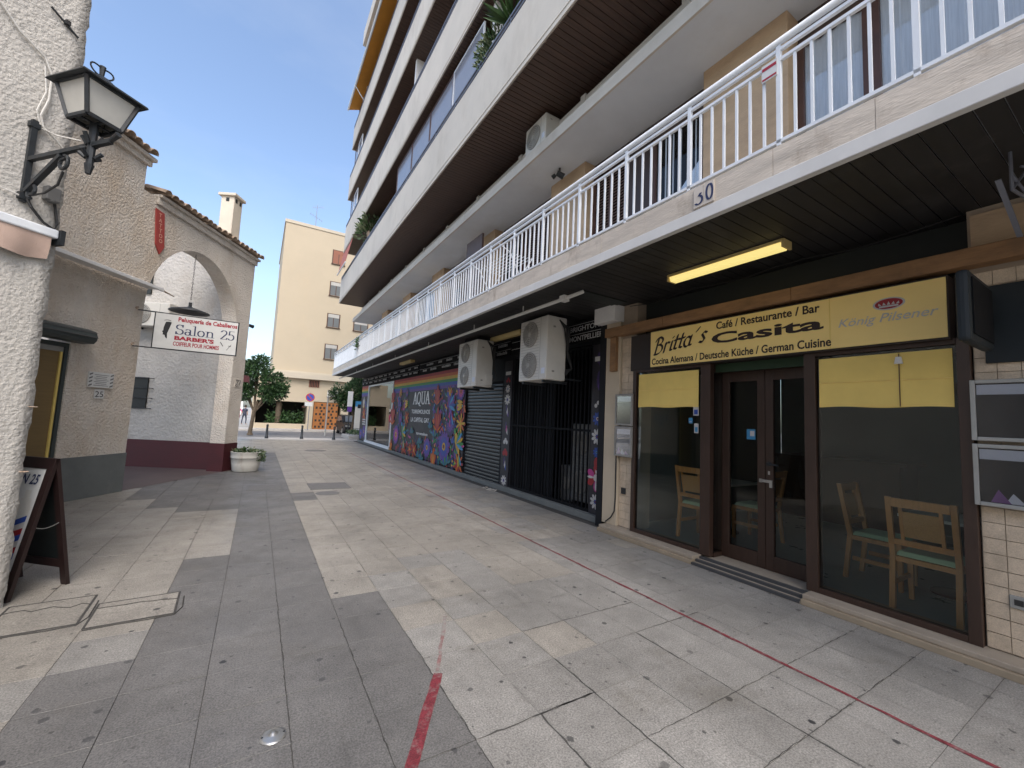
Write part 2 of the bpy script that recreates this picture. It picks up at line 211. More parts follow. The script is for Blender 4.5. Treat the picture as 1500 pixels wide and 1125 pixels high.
# ------------------------------------------------------------------ mesh helpers
class MB:
    def __init__(s): s.v = []; s.f = []; s.m = []
    def add(s, vs, fs, m=0):
        b = len(s.v); s.v += [tuple(p) for p in vs]
        for f in fs: s.f.append([b+i for i in f]); s.m.append(m)
        return s
    def box(s, x0, x1, y0, y1, z0, z1, m=0):
        return s.add([(x, y, z) for x in (x0, x1) for y in (y0, y1) for z in (z0, z1)], [(0,1,3,2), (4,6,7,5), (0,4,5,1), (2,3,7,6), (0,2,6,4), (1,5,7,3)], m)
    def poly(s, pts, m=0): return s.add(pts, [list(range(len(pts)))], m)
    def prism(s, pts, off, m=0):
        n = len(pts); o = Vector(off); q = [Vector(p)+o for p in pts]
        return s.add(list(pts)+q, [list(range(n))[::-1], list(range(n, 2*n))] + [(i, (i+1) % n, n+(i+1) % n, n+i) for i in range(n)], m)
    def cyl(s, p0, p1, r0, r1=None, n=10, m=0):
        p0, p1 = Vector(p0), Vector(p1); r1 = r0 if r1 is None else r1
        d = (p1-p0).normalized(); a = d.orthogonal().normalized(); b = d.cross(a)
        vs = [p+(a*math.cos(2*math.pi*i/n)+b*math.sin(2*math.pi*i/n))*r for p, r in ((p0, r0), (p1, r1)) for i in range(n)]
        return s.add(vs, [(i, (i+1) % n, n+(i+1) % n, n+i) for i in range(n)] + [list(range(n))[::-1], list(range(n, 2*n))], m)
    def bar(s, p0, p1, w, h, up=(0, 0, 1), m=0):
        p0, p1 = Vector(p0), Vector(p1); d = (p1-p0).normalized(); a = d.cross(Vector(up))
        if a.length < .01: a = d.orthogonal()
        a.normalize(); b = a.cross(d)
        vs = [p+a*x*w/2+b*y*h/2 for p in (p0, p1) for x, y in ((-1,-1), (1,-1), (1,1), (-1,1))]
        return s.add(vs, [(3,2,1,0), (4,5,6,7), (0,1,5,4), (1,2,6,5), (2,3,7,6), (3,0,4,7)], m)
    def tube(s, pts, r, n=6, m=0):
        pts = [Vector(p) for p in pts]; rings = []; b0 = len(s.v)
        for i, p in enumerate(pts):
            d = (pts[min(i+1, len(pts)-1)]-pts[max(i-1, 0)]).normalized(); a = d.cross(Vector((.3, .2, 1))).normalized(); b = d.cross(a)
            s.v += [tuple(p+(a*math.cos(2*math.pi*k/n)+b*math.sin(2*math.pi*k/n))*r) for k in range(n)]
        for i in range(len(pts)-1):
            for k in range(n):
                s.f.append([b0+i*n+k, b0+i*n+(k+1) % n, b0+(i+1)*n+(k+1) % n, b0+(i+1)*n+k]); s.m.append(m)
        s.f.append([b0+k for k in range(n)][::-1]); s.f.append([b0+(len(pts)-1)*n+k for k in range(n)]); s.m += [m, m]
        return s
    def lathe(s, prof, c=(0, 0), n=24, m=0, sx=1, sy=1):
        b0 = len(s.v)
        for r, z in prof: s.v += [(c[0]+sx*r*math.cos(2*math.pi*k/n), c[1]+sy*r*math.sin(2*math.pi*k/n), z) for k in range(n)]
        for i in range(len(prof)-1):
            for k in range(n): s.f.append([b0+i*n+k, b0+i*n+(k+1) % n, b0+(i+1)*n+(k+1) % n, b0+(i+1)*n+k]); s.m.append(m)
        return s
    def frustum(s, c, w0, w1, z0, z1, m=0, d0=None, d1=None):
        d0 = d0 or w0; d1 = d1 or w1
        vs = [(c[0]+x*w/2, c[1]+y*d/2, z) for z, w, d in ((z0, w0, d0), (z1, w1, d1)) for x, y in ((-1,-1), (1,-1), (1,1), (-1,1))]
        return s.add(vs, [(3,2,1,0), (4,5,6,7), (0,1,5,4), (1,2,6,5), (2,3,7,6), (3,0,4,7)], m)
    def mesh(s, name, mats, smooth=False):
        me = bpy.data.meshes.new(name); me.from_pydata(s.v, [], s.f)
        for q in (mats if isinstance(mats, (list, tuple)) else [mats]): me.materials.append(M[q] if isinstance(q, str) else q)
        me.polygons.foreach_set('material_index', s.m)
        if smooth: me.polygons.foreach_set('use_smooth', [True]*len(me.polygons))
        bm = bmesh.new(); bm.from_mesh(me); bmesh.ops.recalc_face_normals(bm, faces=bm.faces) if len(bm.faces) < 4000 else None; bm.to_mesh(me); bm.free()
        me.update(); return me
    def build(s, name, mats, parent=None, smooth=False, bevel=0, loc=None):
        return obj(name, s.mesh(name, mats, smooth), parent, bevel, loc)
def obj(name, me, parent=None, bevel=0, loc=None):
    o = bpy.data.objects.new(name, me); COL.objects.link(o)
    if parent: o.parent = parent
    if loc: o.location = loc
    if bevel:
        b = o.modifiers.new('bevel', 'BEVEL'); b.width = bevel; b.segments = 2; b.limit_method = 'ANGLE'; b.angle_limit = R_(40)
    return o
def box(name, ma, x0, x1, y0, y1, z0, z1, parent=None, bevel=0): return MB().box(x0, x1, y0, y1, z0, z1).build(name, ma, parent, bevel=bevel)
def tag(o, label=None, cat=None, group=None, kind=None):
    for k, v in (('label', label), ('category', cat), ('group', group), ('kind', kind)):
        if v: o[k] = v
    return o
def thing(name, label, cat, loc=(0, 0, 0), rz=0, group=None):
    o = bpy.data.objects.new(name, None); COL.objects.link(o); o.location = loc; o.rotation_euler = (0, 0, rz); o.empty_display_size = .1
    return tag(o, label, cat, group)
def struct(name, mb, ma, parent=None): 
    o = mb.build(name, ma, parent); o['kind'] = 'structure'; return o
def copy_tree(o, parent=None):
    c = o.copy(); COL.objects.link(c); c.parent = parent
    for ch in list(o.children): copy_tree(ch, c)
    return c

# ------------------------------------------------------------------ lettering (flat print): the built-in font, and a broad-nib pen for serif and script
def text(s, ma, o, xd, yd, h, wid=None, parent=None, name='lettering', bold=0., shear=0., lift=.002, align='L'):
    cu = bpy.data.curves.new('t', 'FONT'); cu.body = s; cu.size = 1; cu.shear = shear; cu.offset = bold; cu.resolution_u = 3
    ob = bpy.data.objects.new('t', cu); COL.objects.link(ob); bpy.context.view_layer.update()
    me = bpy.data.meshes.new_from_object(ob.evaluated_get(bpy.context.evaluated_depsgraph_get())); bpy.data.objects.remove(ob)
    vs = [v.co.copy() for v in me.vertices]; fs = [list(p.vertices) for p in me.polygons]; bpy.data.meshes.remove(me)
    x0 = min(v.x for v in vs); x1 = max(v.x for v in vs); y0 = min(v.y for v in vs); y1 = max(v.y for v in vs)
    ky = h/(y1-y0); kx = wid/(x1-x0) if wid else ky
    sh = {'L': 0, 'C': -(x1-x0)*kx/2, 'R': -(x1-x0)*kx}[align]
    o, xd, yd = Vector(o), Vector(xd), Vector(yd); n = xd.cross(yd)
    mb = MB(); mb.add([o+xd*((v.x-x0)*kx+sh)+yd*(v.y-y0)*ky+n*lift for v in vs], fs); return mb.build(name, ma, parent)
def arc(cx, cy, rx, ry, a0, a1, n=14): return [(cx+rx*math.cos(R_(a0+(a1-a0)*i/n)), cy+ry*math.sin(R_(a0+(a1-a0)*i/n))) for i in range(n+1)]
def hull(p):
    p = sorted(set((round(a, 6), round(b, 6)) for a, b in p))
    def half(q):
        r = []
        for a in q:
            while len(r) > 1 and (r[-1][0]-r[-2][0])*(a[1]-r[-2][1])-(r[-1][1]-r[-2][1])*(a[0]-r[-2][0]) <= 0: r.pop()
            r.append(a)
        return r
    return half(p)[:-1]+half(p[::-1])[:-1]
SER = {  # glyph: (advance, strokes) in a box one unit high
 'S': (.62, [arc(.3,.745,.22,.225,25,270), arc(.3,.265,.24,.255,90,-155), [(.5,.98),(.5,.76)], [(.07,.02),(.07,.26)]]),
 'a': (.58, [arc(.24,.17,.17,.17,0,360), arc(.26,.45,.16,.15,160,0,8)+[(.42,.1),(.48,.02),(.54,.04)]]),
 'l': (.32, [[(.15,1),(.15,.02)], [(.03,.99),(.15,.99)], [(.02,.02),(.28,.02)]]),
 'o': (.58, [arc(.27,.3,.22,.3,0,360,20)]),
 'n': (.66, [[(.14,.6),(.14,.02)], [(.02,.59),(.14,.59)], [(.02,.02),(.26,.02)], arc(.33,.42,.17,.17,170,0,8)+[(.5,.02)], [(.38,.02),(.62,.02)]]),
 '2': (.58, [arc(.27,.73,.21,.25,165,-25,10)+[(.2,.25),(.05,.04)], [(.05,.05),(.5,.05),(.52,.2)]]),
 '5': (.58, [[(.47,.96),(.13,.96),(.1,.54)], arc(.25,.32,.23,.3,125,-150,14)]),
 '7': (.55, [[(.05,.95),(.48,.95),(.2,0)], [(.05,.95),(.05,.8)]]),
 'A': (.72, [[(.1,.02),(.33,.97)], [(.33,.97),(.6,.02)], [(.36,.97),(.63,.02)], [(.19,.33),(.5,.33)], [(0,.02),(.2,.02)], [(.47,.02),(.74,.02)]]),
 'Q': (.74, [arc(.34,.5,.29,.48,0,360,20), [(.36,.1),(.5,-.12),(.68,-.14)]]),
 'U': (.76, [[(.14,.98),(.14,.3)]+arc(.37,.28,.23,.28,180,360,10)+[(.6,.98)], [(.02,.98),(.28,.98)], [(.5,.98),(.72,.98)]]),
 '0': (.6, [arc(.27,.5,.2,.48,0,360,20)]), '3': (.55, [[(.34,.66),(.22,.52)], arc(.2,.26,.24,.27,70,-140,14)]), ' ': (.3, [])}
SCR = {
 'B': (.66, [[(.2,.98),(.12,0)], arc(.24,.76,.27,.22,115,-80,10), arc(.24,.28,.34,.28,85,-120,12), [(.02,.8),(.1,.95),(.3,.99)]]),
 'r': (.42, [[(.12,.56),(.08,0)], [(.1,.38),(.24,.56),(.38,.5)]]), 'i': (.24, [[(.12,.56),(.08,.06),(.2,.04)], [(.13,.74),(.15,.78)]]),
 't': (.34, [[(.18,.82),(.1,.08),(.26,.04)], [(.02,.55),(.34,.57)]]), 'a': (.54, [arc(.22,.27,.19,.27,40,330,12), [(.42,.56),(.36,.06),(.5,.04)]]),
 "'": (.42, [[(.14,.70),(.28,.88)]]), 's': (.42, [[(.36,.5),(.22,.57),(.1,.46),(.2,.32),(.3,.18),(.2,.02),(.03,.08)]])}
def pen(s, font, nibw, nibh, ma, o, xd, yd, h, wid=None, parent=None, name='lettering', ang=0, shear=0, lift=.002):
    segs = []; x = 0
    for ch in s:
        adv, strokes = font[ch]
        for st in strokes:
            for a, b in zip(st, st[1:]): segs.append(((x+a[0]+shear*a[1], a[1]), (x+b[0]+shear*b[1], b[1])))
        x += adv
    kx = (wid/x) if wid else h
    ca, sa = math.cos(R_(ang)), math.sin(R_(ang))
    corner = [(dx*nibw/2*ca-dy*nibh/2*sa, dx*nibw/2*sa+dy*nibh/2*ca) for dx in (-1, 1) for dy in (-1, 1)]
    o, xd, yd = Vector(o), Vector(xd), Vector(yd); n = xd.cross(yd); mb = MB()
    for i, (a, b) in enumerate(segs):
        hp = hull([(p[0]+c[0], p[1]+c[1]) for p in (a, b) for c in corner])
        mb.poly([o+xd*p[0]*kx+yd*p[1]*h+n*(lift+i*1.2e-5) for p in hp])
    return mb.build(name, ma, parent)
FX, FU = (0, -1, 0), (0, 0, 1)      # print on a facade that faces the street (towards -X)

# ================================================================== the ground
struct('ground', MB().box(-700, 700, -300, 1500, -.4, -.2), 'far_ground')
struct('promenade', MB().box(-60, 4.9, -12, 26.3, -.19, -.03), 'promenade')
pave = struct('pavement', MB().box(-6.2, 5.2, -3, 24.6, -.029, -.005), 'mortar')
def is_dark(x, y):
    r = (y-TY0)/T
    if y < 3.9: 
        left = -.92 if y < 3.5 else -.52
        if y < 2.7: left = -1.72
        return left < x < 1.07
    if y < 5.48: return -.52 < x < .67
    if y < 7.85: return -.12 < x < .67
    if y < 8.3: return -1.0 < x < .67
    if y < 9.05: return -1.3 < x < 1.07
    if y < 10.3: return -1.8 < x < .67
    if y < 17.3: return -2.6 < x < .67
    return False
def tile_mesh(w, ma, h=.006):
    g = .0013; b = .0010; a0, a1 = g-w/2, w/2-g
    mb = MB(); mb.add([(x, y, z) for z, q in ((-h, 0), (-b, 0), (0, b)) for x, y in ((a0+q, a0+q), (a1-q, a0+q), (a1-q, a1-q), (a0+q, a1-q))],
        [(8,9,10,11)] + [(k*4+i, k*4+(i+1) % 4, k*4+4+(i+1) % 4, k*4+4+i) for k in (0, 1) for i in range(4)])
    return mb
TM = {k: tile_mesh(T, k).mesh('tile', k) for k in ('tile_light', 'tile_dark', 'tile_grey')}
cells = []
for i in range(-18, 11):
    for j in range(-5, 60):
        x, y = TX0+(i+.5)*T, TY0+(j+.5)*T
        if x > 4.72 or x < -6: continue
        q = project((x, y, 0)); vis = q and -90 < q[0] < 1590 and q[1] < 1230
        ln = (1.51+x)*.682+(y-4.76)*-.731      # inside the lamp building or behind the barber wall: hidden
        hid = ((x+1.95)*-.870+(y-10)*.492 > .2 and (x+1.95)*.492+(y-10)*.870 < 3.2) or ((x+1.51)*-.682+(y-4.76)*.731 > 0.3 and (x+1.51)*.731+(y-4.76)*.682 < -.3)
        dk = is_dark(x, y)
        k = 'tile_dark' if dk else ('tile_grey' if random.random() < (max(0, min(1, (5.5-y)/3.5)) if x > 0 else max(0, min(1, (4-y)/1.5)))+(.5 if x > 3 else 0) else 'tile_light')
        cells.append((0 if vis and not hid else 1, q[2] if q else 99, x, y, k, hid))
cells.sort()
rest = MB(); KK = ['tile_light', 'tile_dark', 'tile_grey']; TB = tile_mesh(T, 'tile_light')
for n, (a, d, x, y, k, hid) in enumerate(cells):
    dz = random.uniform(-.0014, .0012)
    if n < 300 and a == 0:
        o = obj('tile', TM[k], pave, loc=(x, y, dz)); o.rotation_euler = (random.uniform(-.0016, .0016), random.uniform(-.0016, .0016), random.uniform(-.002, .002))
    elif not hid:
        rest.add([(vx+x, vy+y, vz+dz*.6) for vx, vy, vz in TB.v], TB.f, KK.index(k))
tag(rest.build('tiles', KK, pave), kind='stuff')
struct('passage_floor', MB().poly([(-1.95, 10, .004), (-.5, 12.55, .004), (-5.5, 15.4, .004), (-7, 12.9, .004)]), 'passage')
struct('crossing_pavement', MB().box(-40, 40, 24.6, 26.2, -.03, .002), 'promenade')
struct('kerb', MB().box(-40, 40, 26.2, 26.36, -.18, .006), 'kerb')
struct('road', MB().box(-80, 80, 26.36, 35.4, -.15, -.09), 'asphalt')
struct('far_pavement', MB().box(-80, 80, 35.4, 38.1, -.15, .03), 'promenade')
# painted lines on the pavement
def stripe(name, pts, wd, ma, label, worn=False):
    mb = MB(); rnd = random.Random(3)
    for (x0, y0), (x1, y1) in zip(pts, pts[1:]):
        n = max(1, int(math.hypot(x1-x0, y1-y0)/.09))
        dx, dy = x1-x0, y1-y0; l = math.hypot(dx, dy); nx, ny = -dy/l, dx/l
        lo = .35 if worn else .85; es = [(rnd.uniform(lo, 1.1)*wd/2, rnd.uniform(lo, 1.1)*wd/2) for _ in range(n+1)]
        for i in range(n):
            a, b = i/n, (i+1)/n
            mb.poly([(x0+dx*a-nx*es[i][0], y0+dy*a-ny*es[i][0], .0035), (x0+dx*b-nx*es[i+1][0], y0+dy*b-ny*es[i+1][0], .0035), (x0+dx*b+nx*es[i+1][1], y0+dy*b+ny*es[i+1][1], .0035), (x0+dx*a+nx*es[i][1], y0+dy*a+ny*es[i][1], .0035)])
    return tag(mb.build(name, ma), label, 'line')
stripe('painted_line', [(3.26, -.6), (3.25, 13.8), (3.2, 17)], .034, 'red_paint', 'long thin red line painted along the paving in front of the shopfronts', True)
stripe('painted_line', [(.50, 1.55), (1.10, 2.53)], .06, 'red_paint', 'short wide red stripe painted across dark paving tiles near the floor light')
stripe('painted_line', [(1.105, 2.55), (1.42, 3.2)], .035, 'red_worn', 'almost worn off reddish stripe on pale tiles', True)
def crack(pts, wd=.007):
    rnd = random.Random(len(pts)*7+int(pts[0][0]*50)); P2 = []
    for (x0, y0), (x1, y1) in zip(pts, pts[1:]):
        n = max(2, int(math.hypot(x1-x0, y1-y0)/.04)); P2 += [(x0+(x1-x0)*i/n+rnd.uniform(-.005, .005), y0+(y1-y0)*i/n+rnd.uniform(-.005, .005)) for i in range(n)]
    P2.append(pts[-1]); mb = MB(); m_ = len(P2)
    for i, (x, y) in enumerate(P2):
        a, b = P2[max(0, i-1)], P2[min(m_-1, i+1)]; dx, dy = b[0]-a[0], b[1]-a[1]; l = math.hypot(dx, dy) or 1; w_ = wd*rnd.uniform(.15, .85)*(.3 if i in (0, m_-1) else 1)
        mb.v += [(x-dy/l*w_, y+dx/l*w_, .0022), (x+dy/l*w_, y-dx/l*w_, .0022)]
    for i in range(m_-1): mb.f.append([2*i, 2*i+1, 2*i+3, 2*i+2]); mb.m.append(0)
    mb.build('crack', 'mortar', pave)
gx = lambda i: TX0+i*T
gy = lambda j: TY0+j*T
crack([(gx(1), gy(3)), (gx(3), gy(3))]); crack([(gx(2), gy(1)), (gx(2), gy(3)), (gx(3), gy(3))], .008); crack([(gx(3), gy(1)), (gx(3), gy(4))], .006); crack([(gx(1), gy(2)), (gx(1), gy(6))], .004)
crack([(gx(-2), gy(3)), (gx(1), gy(3))], .004); crack([(gx(-1), gy(1)), (gx(-1), gy(9))], .0035); crack([(gx(0), gy(2)), (gx(0), gy(7))], .004); crack([(gx(5), gy(0)), (gx(5), gy(4)), (gx(7), gy(4))], .0045); crack([(gx(2), gy(1)), (gx(9), gy(1))], .004); crack([(gx(3), gy(2)), (gx(9), gy(2))], .0035); crack([(gx(3), gy(5)), (gx(6), gy(5)), (gx(6), gy(6))], .004)
# covers let into the paving
def cover(x0, x1, y0, y1, label, ma='cover', frame=True, rz=0):
    t = thing('utility_cover', label, 'cover', ((x0+x1)/2, (y0+y1)/2, .001), rz); a, b = (x1-x0)/2, (y1-y0)/2
    f = MB()
    for s in (-1, 1): f.box(s*a-.006, s*a+.006, -b-.006, b+.006, -.004, .0045); f.box(-a+.007, a-.007, s*b-.006, s*b+.006, -.004, .0045)
    f.build('frame', 'mortar' if ma != 'cover' else 'cover', t); box('lid', ma, -a+.009, a-.009, -b+.009, b-.009, -.003, .004, t)
    if ma == 'cover':
        g = MB()
        for i in range(9): g.box(-a+.04, a-.04, -b+.04+(2*b-.08)*i/9, -b+.04+(2*b-.08)*(i+.45)/9, .004, .006)
        g.build('ribs', 'cover', t)
    if ma != 'cover':
        rk = random.Random(int(abs(x0)*100)); px = -a
        pts = [(-a+2*a*i/9, b*.55+rk.uniform(-.03, .03)-.25*b*i/9, .0055) for i in range(10)]; MB().tube(pts, .004, 4).build('crack', 'mortar', t)
        MB().tube([(-a, -b-.03, .002), (-a*.3, -b-.022, .003), (a*.4, -b-.035, .003), (a, -b-.02, .002), (a+.04, -b+.1, .002), (a+.035, b*.5, .002)], .005, 4).build('mortar_edge', 'mortar', t)
    return t
cover(-.74, -.22, 8.85, 9.3, 'dark iron drain cover in brown tiles before the grey based barber wall')
cover(1.05, 1.82, 9.3, 10.1, 'large dark square cover at the edge of the dark tile band')
cover(-.05, .58, 9.5, 10.1, 'dull grey grated cover inside the dark tile band by the planter')
t = thing('manhole_cover', 'small round iron manhole cover on pale tiles beside the dark band', 'cover', (1.3, 8.85, .001)); MB().lathe([(0, .006), (.2, .006), (.22, 0)], n=20).build('lid', 'cover', t)
cover(-1.46, -.98, 4.2, 4.75, 'cracked pale stone access cover beside the sandwich board', 'tile_light', rz=.05)
cover(-.92, -.42, 4.12, 4.56, 'pale stone access cover with chipped mortar edge at the dark tiles', 'tile_light', rz=.05)
t = thing('manhole_cover', 'flat round cover far off on pale tiles near the bollards', 'cover', (2.1, 18.2, .001)); MB().lathe([(0, .006), (.38, .006), (.4, 0)], n=20).build('lid', 'cover', t)
t = thing('floor_light', 'round chrome recessed fitting with raised centre in dark paving', 'floor light', (.2, 2.42, .001))
MB().lathe([(.03, .012), (.045, .008), (.055, .006), (.058, .001)], n=28).build('ring', 'steel', t, True); MB().lathe([(0, .02), (.012, .02), (.016, .012), (.031, .011)], n=20).build('hub', 'steel', t, True)
for s in (-1, 1): MB().lathe([(0, .0095), (.005, .0095), (.005, .005)], c=(s*.046, 0), n=8).build('screw', 'iron', t)
t = thing('debris', 'small heap of dusty litter at the foot of the black roller shutter', 'litter', (4.62, 8.35, .002))
lm = MB(); rr = random.Random(5)
for i in range(26):
    a = rr.uniform(0, 6.28); d = rr.uniform(0, .16); x, y = d*math.cos(a)*.8, d*math.sin(a)*1.6; s = rr.uniform(.012, .04)
    lm.prism([(x-s, y-s*.4, .001), (x+s*.6, y-s, .001), (x+s, y+s*.7, .004), (x-s*.3, y+s, .002)], (0, 0, rr.uniform(.003, .018)))
lm.build('scraps', 'kerb', t)

# ================================================================== lamp building (front left)
LB = thing('corner_building', 'rough white stucco corner building carrying the iron lantern', 'building', (-1.51, 4.76, 0), R_(43))
def rough_wall(mb, s0, s1, z0, z1, ns, nz, amp, seed, y=0, edge=True):
    rnd = random.Random(seed); b0 = len(mb.v)
    for j in range(nz+1):
        for i in range(ns+1):
            e = rnd.uniform(-1, 1)*amp
            mb.v.append((s0+(s1-s0)*i/ns+(rnd.uniform(-.012, .008) if i == ns and edge else 0), y+(e if 0 < i < ns else abs(e)*.5), z0+(z1-z0)*j/nz))
    for j in range(nz):
        for i in range(ns): k = b0+j*(ns+1)+i; mb.f.append([k, k+1, k+ns+2, k+ns+1]); mb.m.append(0)
mb = MB(); rough_wall(mb, -5, 0, 0, 7, 60, 110, .0022, 2)
n = 61
side = [mb.v[j*n+60] for j in range(111)]
b0 = len(mb.v); mb.v += [(x-.0, 4.5, z) for x, y, z in side]
for j in range(110): mb.f.append([j*n+60, b0+j, b0+j+1, (j+1)*n+60]); mb.m.append(0)
mb.box(-5, -.02, .03, 4.5, 6.96, 7.0); mb.box(-5.0, -4.98, 0.02, 4.5, 0, 6.95)
mb.build('wall', 'stucco', LB, True)
# loose cables on that wall
tag(MB().tube([(-.62,-.02,4.6), (-.38,-.02,4.35), (-.23,-.02,4.27), (-.18,-.025,4.16), (-.18,-.03,3.95), (-.21,-.03,3.8), (-.19,-.03,3.72), (-.10,-.03,3.66), (-.03,-.03,3.6)], .008).build('cable', 'cable_white', LB))
MB().tube([(-.225,-.025,4.2), (-.20,-.03,4.0), (-.235,-.03,3.82), (-.2,-.03,3.7), (-.12,-.06,3.69), (-.02,-.16,3.7)], .006).build('cable', 'cable_white', LB)
MB().tube([(-.22,-.03,3.12), (-.2,-.06,3.05), (-.12,-.05,2.97), (-.05,-.05,2.94), (-.03,-.03,3.0), (-.06,-.02,3.18)], .010).build('cable', 'cable_black', LB)
MB().tube([(-.36,-.02,3.13), (-.28,-.03,3.12), (-.22,-.03,3.11)], .006).build('cable', 'cable_white', LB)
MB().bar((-.24,-.02,4.70), (-.06,-.02,4.60), .012, .012).box(-.15, -.12, -.035, 0, 4.645, 4.68).build('cable_clip', 'iron', LB)
MB().box(-.13, -.045, -.07, -.004, 3.16, 3.27).lathe([(.0, 3.15), (.03, 3.15), (.035, 3.165)], c=(-.085, -.04), n=12).build('junction_box', 'ac_grey', LB, bevel=.006)
for z in (1.52, 1.02): MB().lathe([(.02, z-.004), (.028, z), (.02, z+.004)], c=(-.012, -.03), n=12).build('hook', 'clay', LB)
# wall-mounted awning (folded)
AW = thing('folded_awning', 'salmon fabric awning folded in a white cassette below the lantern', 'awning', (-1.51, 4.76, 0), R_(43))
MB().box(-3.2, -.035, -.09, -.006, 2.865, 2.935).build('cassette', 'white_metal', AW, bevel=.01)
MB().box(-.034, -.005, -.11, -.006, 2.82, 2.94).build('end_cap', 'iron', AW)
fb = MB(); nn = 60
for j, z in enumerate((2.864, 2.78, 2.68)):
    for i in range(nn+1): fb.v.append((-3.2+3.13*i/nn, -.075+.012*math.sin(i*1.1)*j+(.02 if j == 2 else 0), z-(.015*math.sin(i*.8) if j == 2 else 0)))
for j in range(2):
    for i in range(nn): k = j*(nn+1)+i; fb.f.append([k, k+1, k+nn+2, k+nn+1]); fb.m.append(0)
fb.build('valance', 'pink_fabric', AW, True)
# ---- lantern
LN = thing('wall_lantern', 'black iron lantern with frosted panes on a scrolled wall bracket', 'lantern', (-1.51-.731*.232, 4.76-.682*.232, 0), R_(43))
MB().bar((0, -.02, 3.08), (0, -.02, 3.74), .035, .03, (0, 1, 0)).box(-.03, .03, -.04, 0, 3.68, 3.72).box(-.03, .03, -.04, 0, 3.1, 3.15).build('mounting_bar', 'iron', LN)
MB().bar((0, -.03, 3.42), (0, -.92, 3.44), .03, .03).cyl((0, -.90, 3.44), (0, -.99, 3.48), .014, .02).build('arm', 'iron', LN)
MB().bar((0, -.04, 3.16), (0, -.40, 3.40), .034, .03).build('brace', 'iron', LN)
def curl(cy, cz, r, a0, a1, rr=.010, x=0): return MB().tube([(x, cy+math.cos(R_(a0+(a1-a0)*i/18))*r*(1-.5*i/18), cz+math.sin(R_(a0+(a1-a0)*i/18))*r*(1-.5*i/18)) for i in range(19)], rr)
curl(-.43, 3.34, .06, 90, 480, .012).build('scroll', 'iron', LN); curl(-.11, 3.16, .06, -90, 300, .012).build('scroll', 'iron', LN)
MB().tube([(0,-.08,3.12), (.02,-.22,3.14), (.02,-.36,3.19), (.01,-.42,3.28)], .008).build('wire', 'cable_black', LN)
q = -.72; st = MB(); st.cyl((0, q, 3.26), (0, q, 3.60), .022, .028, 8); st.cyl((0, q, 3.22), (0, q, 3.29), .016, .03, 8)
for k in range(4):
    a = k*math.pi/2+.4
    st.cyl((math.cos(a)*.03, q+math.sin(a)*.03, 3.34), (math.cos(a)*.075, q+math.sin(a)*.075, 3.375), .014, .016, 6); st.cyl((math.cos(a)*.03, q+math.sin(a)*.03, 3.44), (math.cos(a)*.07, q+math.sin(a)*.07, 3.5), .014, .014, 6)
st.build('stem', 'iron', LN)
zb, zt, wb, wt = 3.60, 3.83, .205, .315
fr = MB(); cs = [(-1,-1), (1,-1), (1,1), (-1,1)]
for i in range(4):
    a, b = cs[i], cs[(i+1) % 4]; P = lambda c, w, z: (c[0]*w/2, q+c[1]*w/2, z)
    fr.bar(P(a, wb, zb), P(a, wt, zt), .022, .022); fr.bar(P(a, wb, zb), P(b, wb, zb), .02, .025); fr.bar(P(a, wt, zt), P(b, wt, zt), .02, .02)
fr.bar((-wb/2, q, zb), (wb/2, q, zb), .014, .012); fr.bar((0, q-wb/2, zb), (0, q+wb/2, zb), .014, .012)
fr.build('frame', 'iron', LN)
for i in range(4):
    a, b = cs[i], cs[(i+1) % 4]; P = lambda c, w, z: Vector((c[0]*w/2*.97, q+c[1]*w/2*.97, z)); pts = [P(a, wb, zb), P(b, wb, zb), P(b, wt, zt), P(a, wt, zt)]
    nrm = (pts[1]-pts[0]).cross(pts[3]-pts[0]).normalized()*-.003
    MB().prism(pts, nrm).build('pane', 'frosted', LN)
rf = MB(); rf.frustum((0, q), .40, .39, 3.833, 3.846); rf.frustum((0, q), .39, .13, 3.847, 3.93); rf.frustum((0, q), .12, .05, 3.931, 3.97); rf.build('roof', 'iron', LN)
for s in (-1, 1): MB().tube([(s*(.01+.06*math.sin(R_(i*20))), q, 3.96+.035*(1-math.cos(R_(i*24)))+.012) for i in range(11)], .006).build('finial_scroll', 'iron', LN)
MB().cyl((0, q, 3.96), (0, q, 4.05), .012, .02, 8).build('finial', 'iron', LN)

# ================================================================== barber building with the arch
BB = thing('barber_building', 'tan stucco house with grey base, tiled eave and open archway', 'building', (-1.95, 10, 0), R_(60.5))
# main front wall, s<0, with a tall window opening at s -1.45..-0.97 (z .0 .. 2.47)
wl = MB(); rnd = random.Random(4)
wl.add([(x, 0, z) for x, z in ((-6, 0), (-1.75, 0), (-1.75, 2.62), (-1.19, 2.62), (-1.19, .66), (0, .66), (0, 5.45), (-.3, 5.45), (-.3, 6.05), (-6, 6.05))]+[(x, .35, z) for x, z in ((-6, 0), (-1.75, 0), (-1.75, 2.62), (-1.19, 2.62), (-1.19, .66), (0, .66), (0, 5.45), (-.3, 5.45), (-.3, 6.05), (-6, 6.05))], [list(range(10))[::-1], list(range(10, 20))]+[(i, (i+1) % 10, 10+(i+1) % 10, 10+i) for i in range(10)])
MB().box(-6, -.12, .351, 5, 5.9, 6.0).build('roof_deck', 'clay', BB); MB().box(-.35, -.002, .351, 1.2, .68, 5.44).build('return_wall', 'stucco_tan', BB)
wl.build('wall', 'stucco_tan', BB)
MB().box(-1.185, .012, -.014, .345, 0, .68).build('base', 'grey_base', BB, bevel=.004); MB().box(-.35, .010, .352, 1.2, 0, .679).build('return_base', 'grey_base', BB)
